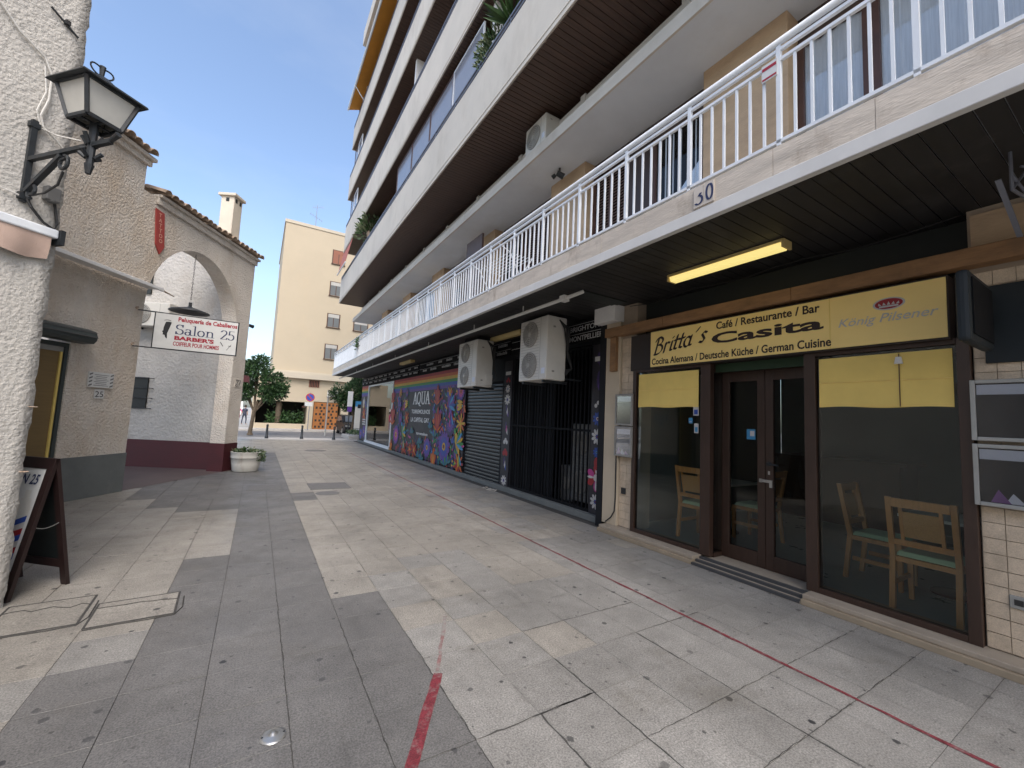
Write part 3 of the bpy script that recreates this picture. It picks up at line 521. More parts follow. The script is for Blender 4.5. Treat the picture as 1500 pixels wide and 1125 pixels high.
# arch wall s 0..3.19, semi-elliptical opening s 0.02..2.70
N_ = 28; sA, sB, zs, rise = .0, 2.70, 3.35, 1.53; ct, ha = (sA+sB)/2, (sB-sA)/2
ap = [(ct-ha*math.cos(math.pi*i/N_), zs+rise*math.sin(math.pi*i/N_)) for i in range(N_+1)]
am = MB()
for yy in (0.0, .35):
    for i in range(N_):
        (a, za), (b, zb_) = ap[i], ap[i+1]; am.poly([(a, yy, za), (b, yy, zb_), (b, yy, 5.45), (a, yy, 5.45)])
for i in range(N_):
    (a, za), (b, zb_) = ap[i], ap[i+1]; am.poly([(a, 0, za), (a, .35, za), (b, .35, zb_), (b, 0, zb_)])
am.poly([(0, 0, 5.45), (2.7, 0, 5.45), (2.7, .35, 5.45), (0, .35, 5.45)])
am.build('arch', 'stucco_tan', BB)
MB().box(2.701, 3.19, 0, .35, .68, 5.45).build('pillar', 'stucco_tan', BB)
MB().box(2.69, 3.2, -.012, .362, 0, .68).build('pillar_base', 'maroon', BB, bevel=.004)
# wall inside the archway
iw = MB(); rough_wall(iw, 0, 6, .66, 6.3, 60, 54, .010, 9)
io = iw.build('inner_wall', 'stucco_white', BB, True); io.rotation_euler = (0, 0, R_(90)); io.location = (2.98, .36, 0)
MB().box(2.965, 3.05, .363, 6.3, 0, .67).build('inner_base', 'maroon', BB)
MB().box(2.945, 2.982, 2.19, 2.72, 1.45, 2.22).build('inner_window', 'dark_hole', BB)
for z in (1.44, 1.7, 1.95, 2.2): wb_ = MB(); wb_.cyl((2.93, 2.05, z), (2.93, 2.8, z), .009, n=6); wb_.cyl((2.93, 2.07, z), (2.98, 2.07, z), .009, n=6); wb_.build('window_bar', 'iron', BB)
MB().box(2.94, 2.98, 2.39, 2.75, 4.36, 4.98).build('dark_shutter', 'interior_dark', BB)
MB().box(3.19, 3.2, .36, 6, 0, 5.3).box(2.98, 3.2, 6.2, 6.4, 0, 5.3).build('outer_wall', 'stucco_tan', BB)
# moulding and clay tiles on the eave
MB().box(-.02, 3.22, -.05, -.001, 5.33, 5.46).box(-.02, 3.26, -.10, .4, 5.46, 5.52).build('cornice', 'stucco_tan', BB, bevel=.015)
def pan_tile(length=.42, r=.085):
    mb = MB(); n = 7
    for j in range(2):
        for rr in (r, r-.014):
            for i in range(n): a = math.pi*i/(n-1); mb.v.append((rr*(1 if j == 0 else .82)*math.cos(a), j*length, rr*(1 if j == 0 else .82)*math.sin(a)))
    for i in range(n-1):
        mb.f += [[i, i+1, 2*n+i+1, 2*n+i], [n+i, n+i+1, 3*n+i+1, 3*n+i], [i, i+1, n+i+1, n+i]]; mb.m += [0, 0, 0]
    return mb.mesh('roof_tile', 'clay', True)
RT = pan_tile()
rt = random.Random(8)
def tile_row(s0, s1, y, z, step=.165, par=BB, tilt=.30):
    s = s0
    while s < s1:
        o = obj('roof_tile', RT, par, loc=(s, y+rt.uniform(-.02, .02), z+rt.uniform(-.01, .012))); o.rotation_euler = (tilt+rt.uniform(-.04, .04), 0, rt.uniform(-.06, .06)); s += step
for row in range(3): tile_row(.02, 3.3, -.17+row*.26, 5.525+row*.07)
for row in range(3): tile_row(-3.2, -.27, -.20+row*.28, 6.07+row*.07)
MB().box(-3.2, -.23, -.12, .4, 6.0, 6.06).box(-3.2, -.26, -.06, 0, 5.9, 6.0).build('eave', 'stucco_tan', BB)
MB().box(0, 3.24, .1, .62, 5.52, 5.60).build('roof_bed', 'clay', BB)
ch = thing('chimney', 'square cream chimney with flat cap rising over the tiled arch', 'chimney', (-1.95+2.78*.492-.5*.87, 10+2.78*.87+.5*.492, 0), R_(60.5))
MB().box(-.165, .165, -.165, .165, 5.5, 6.92).build('stack', 'chimney', ch, bevel=.01); MB().box(-.22, .22, -.22, .22, 6.92, 6.99).build('cap', 'chimney', ch, bevel=.01)
for x in (-.08, .08): MB().box(x-.035, x+.035, -.170, -.15, 6.78, 6.88).build('vent', 'dark_hole', ch)
MB().box(-.170, -.15, -.04, .04, 6.78, 6.88).build('vent', 'dark_hole', ch)
for k in range(9):
    o = obj('roof_tile', RT, ch, loc=(rt.uniform(-.35, .5), rt.uniform(-.5, -.2), 5.60+rt.uniform(0, .08))); o.rotation_euler = (rt.uniform(-.3, .5), rt.uniform(-.3, .3), rt.uniform(-1.2, 1.2))
# projecting awning board with thin white edge
ab = thing('awning_board', 'thin white rolled awning board projecting from the barber wall', 'awning', (-1.95, 10, 0), R_(60.5))
MB().box(-4.5, .02, -.26, -.02, 3.69, 3.71).build('board', 'white', ab); MB().box(-4.5, .03, -.31, -.26, 3.66, 3.72).build('edge', 'white', ab, bevel=.008)
MB().cyl((.03, -.285, 3.68), (.28, -.30, 3.64), .018, .008, 8).build('spigot', 'clay', ab)
# tall window with roller shutter box
sw_ = thing('shuttered_window', 'tall window with ochre blind under a grey roller shutter box', 'window', (-1.95, 10, 0), R_(60.5))
MB().box(-1.749, -1.70, .02, .12, .0, 2.44).box(-1.24, -1.191, .02, .12, .0, 2.44).box(-1.699, -1.241, .02, .12, 2.38, 2.44).build('frame', 'shutter_box', sw_)
MB().box(-1.698, -1.61, .06, .09, 0, 2.37).build('side_panel', 'alu', sw_); MB().box(-1.608, -1.242, .05, .10, 0.02, 2.30).build('blind', 'blind_brown', sw_); MB().box(-1.608, -1.242, .045, .1, 2.301, 2.375).build('top_strip', 'alu', sw_)
MB().box(-1.29, -1.26, .03, .05, .02, 2.30).build('guide', 'blind_yellow', sw_)
prof = [(-.02, 2.46), (-.20, 2.47), (-.24, 2.52), (-.25, 2.58), (-.22, 2.66), (-.10, 2.70), (-.02, 2.70)]
MB().prism([(-2.2, y, z) for y, z in prof], (1.16, 0, 0)).build('shutter_box', 'shutter_box', sw_, bevel=.006)
for y, z in ((-.255, 2.57), (-.232, 2.64)): MB().bar((-2.2, y, z), (-1.045, y, z), .012, .012).build('box_rib', 'ac_grey', sw_)
# plaque and house numbers
pl = thing('notice_plaque', 'white notice plaque with striped edges above the number 25', 'plaque', (-1.95, 10, 0), R_(60.5))
MB().box(-.88, -.45, -.035, -.012, 1.80, 2.05).build('board', 'panel_white', pl)
ps = MB()
for k in range(4):
    for x in (-.875, -.51): ps.poly([(x, -.0365, 1.81+k*.06), (x+.055, -.0365, 1.835+k*.06), (x+.055, -.0365, 1.86+k*.06), (x, -.0365, 1.835+k*.06)])
for k in range(7): ps.box(-.79+(.03 if k % 2 else 0), -.54-(.03 if k % 3 else 0), -.0365, -.0355, 1.83+k*.029, 1.838+k*.029)
ps.build('print', 'ac_grey', pl)
nb = thing('house_number', 'black number 25 under the plaque on the barber wall', 'number', (-1.95, 10, 0), R_(60.5))
MB().box(-.74, -.57, -.018, -.012, 1.62, 1.77).build('plate', 'panel_white', nb); text('25', 'ink_black', (-.725, -.0185, 1.645), (1, 0, 0), (0, 0, 1), .095, .14, nb, 'number')
nb = thing('house_number', 'black number 27 on the arch pillar', 'number', (-1.95, 10, 0), R_(60.5))
pen('27', SER, .10, .04, 'ink_black', (2.86, -.014, 2.10), (1, 0, 0), (0, 0, 1), .17, .2, nb, 'number'); MB().box(2.84, 3.08, -.010, .0, 2.08, 2.29).build('plate', 'stucco_tan', nb)
# TATTOO banner
tb = thing('tattoo_sign', 'red vertical sign with a pointed foot reading TATTOO', 'sign', (-1.95, 10, 0), R_(60.5))
o3 = [(-.03, -.03, 5.24), (.17, -.03, 5.22), (.25, -.03, 4.58), (.16, -.03, 4.42), (.05, -.03, 4.58)]
MB().prism(o3, (0, .022, 0)).build('board', 'tattoo_red', tb)
for k, chh in enumerate('TATTOO'): text(chh, 'tattoo_ink', (.075+.014*k, -.031, 5.11-k*.095), (1, 0, 0), (0, 0, 1), .075, None, tb, 'letter', .02, align='C')
# air conditioner seen through the arch
def ac_unit(name, label, loc, rz, W, H, D, fans=1, casing='ac', grille='ac_grille', group=None, bracket=True):
    """front faces local -Y, centred on x, base at z=0"""
    t = thing(name, label, 'air conditioner', loc, rz, group)
    c = MB().box(-W/2, W/2, 0, D, 0, H).build('casing', casing, t, bevel=.018)
    r = min(W*.33, H/fans*.42); fx = -W/2+r+.06 if fans == 1 else -W*.10
    for k in range(fans):
        cz = H*(k+.5)/fans
        g = MB().lathe([(0, 0), (r, 0), (r, .012), (r-.015, .018)], n=28).build('fan_guard', 'ac_dark', t); g.rotation_euler = (R_(90), 0, 0); g.location = (fx, -.001, cz)
        b = MB()
        for a in range(1, 7): rr = r*a/6.5; b.lathe([(rr-.006, .012), (rr+.006, .012), (rr+.006, .02), (rr-.006, .02)], n=28)
        for a in range(8): an = a*math.pi/4; b.bar((0, 0, .016), (math.cos(an)*r, math.sin(an)*r, .016), .01, .008)
        b.lathe([(0, .024), (r*.2, .024), (r*.2, .01)], n=16)
        q = b.build('guard_wires', grille, t); q.rotation_euler = (R_(90), 0, 0); q.location = (fx, -.002, cz)
    s = MB(); s.box(W*.27, W*.275, -.003, .001, .02, H-.02)
    s.box(W/2, W/2+.003, D*.3, D*.42, H*.82, H*.85).box(W/2, W/2+.003, D*.3, D*.42, H*.12, H*.15)
    if H > .8:
        for k in range(int(H/.05)-2): s.box(-W/2+.05, W*.24, -.003, .0005, .06+k*.05, .064+k*.05)
    s.build('seam', 'ac_dark', t)
    MB().box(W*.34, W*.46, -.003, 0, .1, .2).build('label_plate', 'paper', t)
    if bracket:
        for x in (-W*.36, W*.36): MB().box(x-.02, x+.02, .02, D+.12, -.045, -.002).build('bracket', 'iron', t)
    return t
def wpos(s, t_, z): return (-1.95+.492*s-.870*t_, 10+.870*s+.492*t_, z)
ac_unit('air_conditioner', 'white air conditioner on the wall seen through the arch', wpos(2.66, 2.15, 3.48), R_(60.5-90), 1.0, .60, .30)
MB  # (the unit hangs on the inner wall)
# hanging lamp on a chain
hl = thing('hanging_lamp', 'dark metal shade hanging on a chain inside the arch', 'lamp', wpos(1.35, .18, -.06), 0)
cmb = MB()
for k in range(18):
    z = 4.92-k*.057
    cmb.tube([( (.012*math.cos(a*math.pi/4) if k % 2 else 0), (0 if k % 2 else .012*math.cos(a*math.pi/4)), z+.033*math.sin(a*math.pi/4)) for a in range(9)], .004, 5)
cmb.build('chain', 'iron', hl); MB().lathe([(0, 3.86), (.03, 3.86), (.03, 3.78), (.05, 3.76), (.36, 3.66), (.365, 3.64), (.05, 3.735), (0, 3.74)], n=24).build('shade', 'iron', hl)
# SALON 25 sign on iron rods
sg = thing('barber_sign', 'white double rod barber sign reading Salon 25 projecting from the wall', 'sign', (0, 9.8, 0))
MB().box(-1.73, -.47, -.02, .02, 2.60, 3.24).build('panel', 'panel_white', sg)
f = MB().bar((-1.98, 0, 3.25), (-.465, 0, 3.25), .02, .02).bar((-2.0, 0, 2.59), (-.465, 0, 2.59), .02, .02).bar((-1.735, 0, 2.59), (-1.735, 0, 3.25), .014, .03).bar((-.465, 0, 2.58), (-.465, 0, 3.26), .014, .03); f.build('frame', 'iron', sg)
for z in (3.25, 2.59): MB().tube([(-1.98, .0, z), (-2.02, .03, z+.03), (-2.03, .06, z+.05), (-1.99, .07, z+.06)], .012).build('rod_end', 'clay', sg)
XR, ZU = (1, 0, 0), (0, 0, 1)
text('Peluquería de Caballeros', 'ink_red', (-1.40, -.0205, 3.10), XR, ZU, .11, .92, sg, 'lettering', .035)
pen('Salon', SER, .10, .035, 'ink', (-1.43, -.0205, 2.885), XR, ZU, .185, .60, sg); pen('25', SER, .10, .035, 'ink', (-.74, -.0205, 2.88), XR, ZU, .185, .24, sg)
text("BARBER'S", 'ink_red', (-1.43, -.0205, 2.775), XR, ZU, .08, .60, sg, 'lettering', .05); text('COIFFEUR POUR HOMMES', 'ink_red', (-1.44, -.0205, 2.665), XR, ZU, .08, .70, sg, 'lettering', .03)
hd = [(-1.60,2.98), (-1.585,3.05), (-1.575,3.09), (-1.52,3.10), (-1.49,3.09), (-1.51,3.0), (-1.54,2.88), (-1.535,2.78), (-1.56,2.80), (-1.575,2.845), (-1.605,2.85), (-1.60,2.88), (-1.615,2.91), (-1.60,2.93)]
MB().poly([(x, -.0205, z) for x, z in hd]).build('silhouette', 'ink_black', sg); MB().tube([(-1.6+.1*i/6, -.0225, 3.115+.015*math.sin(i/6*3.1)) for i in range(7)], .004).build('hat_line', 'ink_black', sg)
MB().bar((-.73, -.022, 2.83), (-.68, -.022, 2.75), .012, .003, (0, 1, 0)).bar((-.62, -.022, 2.68), (-.55, -.022, 2.80), .006, .003, (0, 1, 0)).bar((-.60, -.022, 2.77), (-.55, -.022, 2.76), .008, .003, (0, 1, 0)).build('scissors_print', 'ink_black', sg)
# A-board
AB = thing('sandwich_board', 'dark wood sandwich board with barber pole print and 25', 'sign', (-1.395, 5.0, 0), math.atan2(.66, -.75)+math.pi)
# local x runs along the hinge (towards the right rear), y: rear (+) / front (-)
def panel(sgn, name):
    top, bot = Vector((0, sgn*.015, 1.09)), Vector((0, sgn*.205, 0)); d = (bot-top); nrm = Vector((0, sgn, .18)).normalized()
    P = lambda x, k, o=0: Vector((x, 0, 0))+top+d*k+nrm*o
    f = MB(); W = .58
    for x0, x1, k0, k1 in ((-W, -W+.06, 0, 1), (-.06, 0, 0, 1), (-W+.06, -.06, .0, .08), (-W+.06, -.06, .80, .86)):
        f.prism([P(x0, k0), P(x1, k0), P(x1, k1), P(x0, k1)], nrm*-.028)
    f.build('frame', 'brownwood', AB)
    MB().prism([P(-W+.061, .081, -.008), P(-.061, .081, -.008), P(-.061, .799, -.008), P(-W+.061, .799, -.008)], nrm*-.008).build(name, 'panel_white' if sgn < 0 else 'chalk', AB)
    return P, nrm
panel(1, 'rear_panel'); P, nr = panel(-1, 'front_panel')
pr_ = MB(); cols = ['c_blue', 'c_white', 'c_red', 'ink_black', 'ac']
def pq(x0, k0, x1, k1, x2, k2, x3, k3, m, o): pr_.poly([P(x0, k0, o), P(x1, k1, o), P(x2, k2, o), P(x3, k3, o)], m)
for i in range(8):
    k = .42+i*.043; pq(-.24, k+.05, -.10, k, -.10, min(.79, k+.043), -.24, min(.795, k+.093), i % 3, -.006)
pq(-.25, .36, -.09, .36, -.10, .42, -.24, .42, 4, -.0055); pq(-.22, .30, -.12, .30, -.10, .36, -.24, .36, 4, -.0052); pq(-.26, .36, -.245, .36, -.245, .79, -.26, .79, 3, -.0045); pq(-.20, .24, -.14, .24, -.14, .30, -.20, .30, 4, -.005)
pr_.build('pole_print', cols, AB)
dk = (P(0, 1)-P(0, 0)).normalized()*-1
text('SALON 25', 'ink', P(-.50, .20, -.004), (1, 0, 0), dk, .085, .40, AB, 'lettering', .02, .25)
MB().tube([(-.03, -.1+.2*i/8, .55-.035*math.sin(math.pi*i/8)) for i in range(9)], .004, 5).build('chain', 'steel', AB)
# planter by the pillar
pt = thing('planter', 'round white weathered planter with straggly plants against the maroon pillar', 'planter', (-.14, 12.42, 0))
MB().lathe([(0, .02), (.25, .02), (.26, 0), (.28, .02), (.31, .2), (.325, .33), (.335, .335), (.335, .36), (.34, .47), (.35, .48), (.335, .485), (.30, .47), (.29, .42), (0, .42)], n=32).build('pot', 'pot', pt, True)
MB().lathe([(0, .43), (.3, .425)], n=20).build('soil', 'soil', pt)
def leaves(n, fn, size, seed, mats, name, parent, elong=2.2):
    r = random.Random(seed); mb = MB()
    for i in range(n):
        p, nd = fn(r); p = Vector(p); d = Vector(nd).normalized(); a = d.cross(Vector((r.uniform(-1, 1), r.uniform(-1, 1), r.uniform(-1, 1)))).normalized(); l = size*r.uniform(.6, 1.3); w_ = l/elong; up = d.cross(a)*w_*.25
        mb.add([p, p+d*l*.5+a*w_*.5+up, p+d*l, p+d*l*.5-a*w_*.5+up], [(0, 1, 2), (0, 2, 3)], r.randrange(len(mats)))
    return mb.build(name, mats, parent)
def pf(r):
    a = r.uniform(0, 6.28); d = r.uniform(0, .3); h = r.uniform(0, .13)*(1-d*1.5); over = r.random() < .3
    if over: a = r.uniform(-.9, .5); d = r.uniform(.28, .38); h = r.uniform(-.22, .06)
    return (d*math.cos(a), d*math.sin(a), .45+h), (math.cos(a)+r.uniform(-.6, .6), math.sin(a)+r.uniform(-.6, .6), r.uniform(-.2, 1.0))
leaves(420, pf, .075, 3, ['leaf2', 'leaf_grey', 'leaf'], 'plants', pt)

# ================================================================== apartment building (right)
AP = thing('apartment_building', 'tall apartment building with long cream balconies and dark timber soffits', 'building', (0, 0, 0))
Y0, Y1 = -4.0, 23.5
MB().box(5.2, 14, Y0, Y1, 3.5, 21.4).build('core', 'dark_wall', AP)
MB().box(3.26, 14, Y0, Y1+.05, 3.475, 3.76).build('first_floor_slab', 'slab_white', AP)
MB().box(3.2, 3.262, Y0, Y1+.1, 3.44, 3.55).build('trim', 'trim', AP, bevel=.006)
yy = Y0; rs = random.Random(11)
while yy < Y1:
    ln = .62; MB().box(3.205+rs.uniform(-.002, .002), 3.255, yy+.0015, min(yy+ln, Y1+.06)-.0015, 3.552, 3.77+rs.uniform(-.002, .001)).build('stone', 'stone_band', AP); yy += ln
MB().box(3.25, 5.2, Y0, Y1+.04, 3.762, 3.775).build('balcony_floor', 'stone_band', AP)
# black boarded soffit under the first floor, each board its own
PL_ = {}
def plank(y, w, z, x0, x1):
    MBk = PL_.get((x0, x1, w)) or PL_.setdefault((x0, x1, w), MB().box(x0, x1, 0, w-.007, 0, .012).mesh('plank', 'soffit'))
    obj('plank', MBk, AP, loc=(0, y, z+rs.uniform(-.0015, .0015)))
y = -2.2
while y < Y1-.05: plank(y, .115, 3.452, 3.263, 5.19); y += .115
# white railing of the first floor
RB = MB().box(-.009, .009, -.009, .009, 3.82, 4.47).mesh('baluster', 'white_metal'); RP = MB().box(-.016, .016, -.016, .016, 3.78, 4.60).mesh('railing_post', 'white_metal')
rl = thing('balcony_railing', 'white metal railing along the first floor balcony of number 30', 'railing', (0, 0, 0))
for nm, z0, z1, hw in (('bottom_rail', 3.80, 3.825, .016), ('middle_rail', 4.47, 4.495, .014), ('upper_rail', 4.555, 4.58, .014)): MB().box(3.23-hw, 3.23+hw, Y0, Y1, z0, z1).build(nm, 'white_metal', rl)
MB().cyl((3.225, Y0, 4.635), (3.225, Y1, 4.635), .028, n=10).build('handrail', 'white_metal', rl, True)
k = 0; y = -.80
while y < Y1:
    obj('railing_post' if k % 7 == 0 else 'baluster', RP if k % 7 == 0 else RB, rl, loc=(3.23, y, 0)); y += .1115; k += 1
MB().cyl((3.23, Y1, 4.635), (5.2, Y1, 4.635), .026).box(3.23, 5.2, Y1-.014, Y1+.014, 4.47, 4.495).box(3.23, 5.2, Y1-.014, Y1+.014, 3.8, 3.825).build('end_rail', 'white_metal', rl)
for y in [Y1-.1*0]: 
    for i in range(16): obj('baluster', RB, rl, loc=(3.35+i*.115, Y1, 0))
# far part of the railing is closed with pale sheeting
MB().box(3.242, 3.25, 17.6, Y1-.02, 3.83, 4.465).build('sheeting', 'white_metal', rl)
# first floor facade
MB().box(5.05, 5.195, Y0, Y1, 3.776, 6.46).build('first_floor_wall', 'dark_wall', AP)
for y0 in (2.2, 5.65, 9.1, 12.55, 16.0, 19.4):
    MB().box(4.8, 5.05, y0, y0+1.05, 3.776, 6.449).build('pilaster', 'travertine', AP, bevel=.006)
MB().box(4.8, 5.05, -2.2, -1.3, 3.776, 6.449).build('pilaster', 'travertine', AP)
MB().box(4.0, 5.2, Y0, Y1-.1, 6.45, 6.62).build('first_floor_ceiling', 'slab_white', AP); MB().box(3.965, 3.999, Y0, Y1-.08, 6.43, 6.63).build('ceiling_edge', 'cream', AP)
def window(y0, y1, z0, z1, fill, parent=AP, x=5.0, split=1, fw=.06, nm='window'):
    f = MB().box(x-.02, x+.04, y0, y0+fw, z0, z1).box(x-.02, x+.04, y1-fw, y1, z0, z1).box(x-.02, x+.04, y0+fw, y1-fw, z1-fw, z1).box(x-.02, x+.04, y0+fw, y1-fw, z0, z0+fw)
    for i in range(1, split): yc = y0+(y1-y0)*i/split; f.box(x-.015, x+.035, yc-fw/2, yc+fw/2, z0+fw, z1-fw)
    wn = f.build(nm, 'brown_frame', parent); 
    MB().box(x+.015, x+.02, y0+fw, y1-fw, z0+fw, z1-fw).build('pane', 'glass2', wn)
    if fill == 'louvre':
        s = MB(); z = z0+fw+.02
        while z < z1-fw-.03: s.add([(x-.012, y0+fw, z), (x-.012, y1-fw, z), (x+.012, y1-fw, z+.045), (x+.012, y0+fw, z+.045), (x-.006, y0+fw, z-.004), (x-.006, y1-fw, z-.004), (x+.016, y1-fw, z+.04), (x+.016, y0+fw, z+.04)], [(0,1,2,3), (7,6,5,4), (0,4,5,1)]); z += .055
        s.build('louvres', 'louvre', wn)
    elif fill:
        cu = MB(); n = int((y1-y0)/.03); b0 = 0
        for zz in (z0+fw, z1-fw):
            for i in range(n+1): cu.v.append((x+.03+.012*math.sin(i*1.3), y0+fw+(y1-y0-2*fw)*i/n, zz))
        for i in range(n): cu.f.append([i, i+1, n+2+i, n+1+i]); cu.m.append(0)
        cu.build('curtain', fill, wn, True)
    return wn
window(-1.25, 1.5, 3.85, 6.2, 'curtain', split=2); window(1.52, 2.18, 3.95, 6.1, 'curtain')
window(3.35, 4.25, 3.85, 6.1, 'curtain'); MB().box(4.96, 5.05, 4.27, 4.72, 3.78, 6.3).build('brown_door', 'door_wood', AP); window(4.75, 5.6, 3.85, 6.2, 'louvre', split=2)
for y in (7.0, 10.4, 13.9, 17.2, 20.6):
    window(y, y+.9, 3.85, 6.0, 'louvre' if y < 10 else 'curtain'); window(y+1.0, y+1.85, 3.85, 6.0, 'curtain')
MB().box(4.4, 4.45, 9.0, 9.9, 3.8, 6.2).build('divider', 'louvre', AP)
# upper floors: solid parapets, timber soffits, recessed dark fronts
FL = [(7.29, 8.50), (10.02, 11.35), (13.0, 14.2), (15.82, 17.0), (18.6, 19.75)]
for i, (a, b) in enumerate(FL):
    ye = Y1-.2+(.0 if i % 2 == 0 else -.1)
    MB().box(3.2, 3.34, Y0, ye, a, b).box(3.34, 5.2, ye-.14, ye, a, b).build('parapet', 'cream', AP)
    MB().box(3.185, 3.2, Y0, ye+.015, a+.0, a+.05).box(3.19, 3.2, Y0, ye+.01, a+.11, a+.125).build('parapet_moulding', 'cream', AP)
    MB().box(3.34, 5.2, Y0, ye-.14, a+.03, a+.2).build('floor_slab', 'dark_wall', AP)
    sf = MB(); y = Y0
    while y < ye-.2: sf.box(3.215, 4.48, y, y+.095, a-.022, a-.003); y += .105
    tag(sf.build('timber_soffit', 'wood_soffit', AP), kind='stuff')
    MB().box(3.205, 3.23, Y0, ye, b+.06, b+.085).box(3.20, 3.235, Y0, ye, b+.15, b+.185).build('parapet_rail', 'rail_grey', AP)
    RPm = MB().box(3.207, 3.227, 0, .025, b, b+.15).mesh('rail_post', 'rail_grey'); y = Y0+.3
    while y < ye: obj('rail_post', RPm, AP, loc=(0, y, 0)); y += 1.2
    top = FL[i+1][0] if i < 4 else 21.5
    MB().box(4.55, 5.2, Y0, ye-.3, a+.2, top).build('recessed_front', 'dark_wall', AP)
    RSm = MB().box(4.52, 4.549, 0, 1.5, a+.3, top-.45).mesh('recessed_shutter', 'louvre'); y = -3
    while y < 21: obj('recessed_shutter', RSm, AP, loc=(0, y, 0)); y += 2.9
MB().box(3.2, 14, Y0, 22.6, 21.5, 22.3).build('roof_slab', 'cream', AP)
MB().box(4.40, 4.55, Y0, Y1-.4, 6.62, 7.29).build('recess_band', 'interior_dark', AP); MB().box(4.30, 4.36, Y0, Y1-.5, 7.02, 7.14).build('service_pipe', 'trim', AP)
for y in range(-3, 23, 2): MB().box(4.28, 4.40, y+.1, y+.22, 6.98, 7.18).build('pipe_clamp', 'trim', AP)
# glazed-in balconies
def glazing(i, y0, y1, n, x=3.36):
    a, b = FL[i][1]+.02, FL[i+1][0]-.16; w = (y1-y0)/n
    for k in range(n):
        f = MB(); p0, p1 = y0+k*w, y0+(k+1)*w
        f.box(x-.02, x+.02, p0, p0+.03, a, b).box(x-.02, x+.02, p1-.03, p1, a, b).box(x-.02, x+.02, p0+.03, p1-.03, b-.04, b)
        g = f.build('glazed_panel', 'white_metal' if k == 0 else 'brown_frame', AP); MB().box(x-.005, x+.005, p0+.03, p1-.03, a, b-.04).build('pane', 'glaze', g)
glazing(0, 7.3, 13.6, 4); glazing(0, 3.0, 5.4, 2); glazing(1, 21.3, 23.0, 2); glazing(2, 21.2, 23.0, 2); glazing(3, 21.0, 22.9, 2)
for i, y in ((1, 12.4), (0, 6.9)): MB().box(3.4, 4.5, y, y+.12, FL[i][1]-.9, FL[i+1][0]).build('balcony_divider', 'white', AP)
oa = thing('orange_awning', 'long orange fabric awning along the top balcony', 'awning')
MB().prism([(2.8, 3.0, 17.85), (2.8, 23.0, 17.85), (4.3, 23.0, 18.5), (4.3, 3.0, 18.5)], (0, 0, .02)).build('fabric', 'orange', oa); MB().cyl((2.79, 3.0, 17.86), (2.79, 23.02, 17.86), .045).build('front_bar', 'white_metal', oa)
for y in (8.5, 15.0, 21): MB().tube([(2.8, y, 17.83), (3.0, y, 17.55), (3.3, y, 17.2)], .02).build('arm', 'white_metal', oa)
ra = thing('red_awning', 'faded red drop awning at the end of the second floor balcony', 'awning')
MB().prism([(3.18, 20.6, 9.9), (3.18, 23.1, 9.9), (2.98, 23.1, 8.75), (2.98, 20.9, 8.75)], (.012, 0, 0)).build('fabric', 'redfab', ra); MB().cyl((2.98, 20.8, 8.74), (2.98, 23.15, 8.74), .03).build('bar', 'white_metal', ra)
# balcony plants
def clump(name, label, loc, n, rad, size, mats, seed, grp='balcony plants', agave=False):
    t = thing(name, label, 'plant', loc, group=None)
    MB().lathe([(0, -.25), (.12, -.25), (.16, 0), (0, -.01)], n=14).build('pot', 'clay', t)
    def fn(r):
        a = r.uniform(0, 6.28); e = r.uniform(-.5, 1.2); d = rad*r.random()**.5
        return (d*math.cos(a)*math.cos(e)*.7, d*math.sin(a)*math.cos(e), d*math.sin(e)), (math.cos(a), math.sin(a), r.uniform(-.3, 1))
    leaves(n, fn, size, seed, mats, 'foliage', t, 6 if agave else 2.2)
clump('balcony_plant', 'dense grey green shrub spilling over the second floor parapet', (3.5, 6.95, 8.78), 900, .55, .11, ['leaf_grey', 'leaf', 'leaf2'], 21)
clump('agave_plant', 'spiky agave standing above the shrub on the balcony', (3.55, 6.4, 9.1), 46, .1, .55, ['leaf2', 'leaf'], 22, agave=True)
clump('balcony_plant', 'large leafy plant beside the white balcony divider', (3.6, 5.4, 9.2), 60, .4, .42, ['leaf2', 'leaf'], 23)
clump('balcony_plant', 'drooping fern on the balcony near the red awning', (3.5, 18.2, 9.4), 420, .75, .22, ['leaf_grey', 'leaf2'], 24)
clump('balcony_plant', 'thin green plant hanging through the white railing sheeting', (3.35, 17.3, 4.25), 150, .38, .12, ['leaf2'], 25)
dr = thing('drying_rack', 'white folding drying rack standing on the first floor balcony', 'drying rack', (3.9, 6.9, 3.776))
dm_ = MB()
for s in (-1, 1): dm_.tube([(-.25, s*.6, 0), (.25, s*.6, .85)], .012).tube([(.25, s*.6, 0), (-.25, s*.6, .85)], .012)
for k in range(7): dm_.tube([(-.25+.083*k, -.6, .85), (-.25+.083*k, .6, .85)], .007)
dm_.tube([(-.5, -.6, .95), (-.25, -.6, .85)], .01).tube([(-.5, .6, .95), (-.25, .6, .85)], .01).tube([(-.5, -.6, .95), (-.5, .6, .95)], .008).build('frame', 'white_metal', dr)
tw = thing('hanging_towel', 'pale blue towel hung inside the white balcony railing', 'towel', (3.27, 9.3, 3.85)); cu = MB(); n_ = 14
for zz in (0, .3, .62):
    for i in range(n_+1): cu.v.append((.012*math.sin(i*1.1+zz*3), -.28+.56*i/n_, zz))
for j in range(2):
    for i in range(n_): q0 = j*(n_+1)+i; cu.f.append([q0, q0+1, q0+n_+2, q0+n_+1]); cu.m.append(0)
cu.build('cloth', 'c_sky', tw, True)
cw_ = thing('soffit_cable', 'thin black cable sagging along the soffit above the timber beam', 'cable'); MB().tube([(4.72, .9+.35*i, 3.42-.05*math.sin(i*.9)**2) for i in range(11)], .006, 5).build('wire', 'cable_black', cw_)
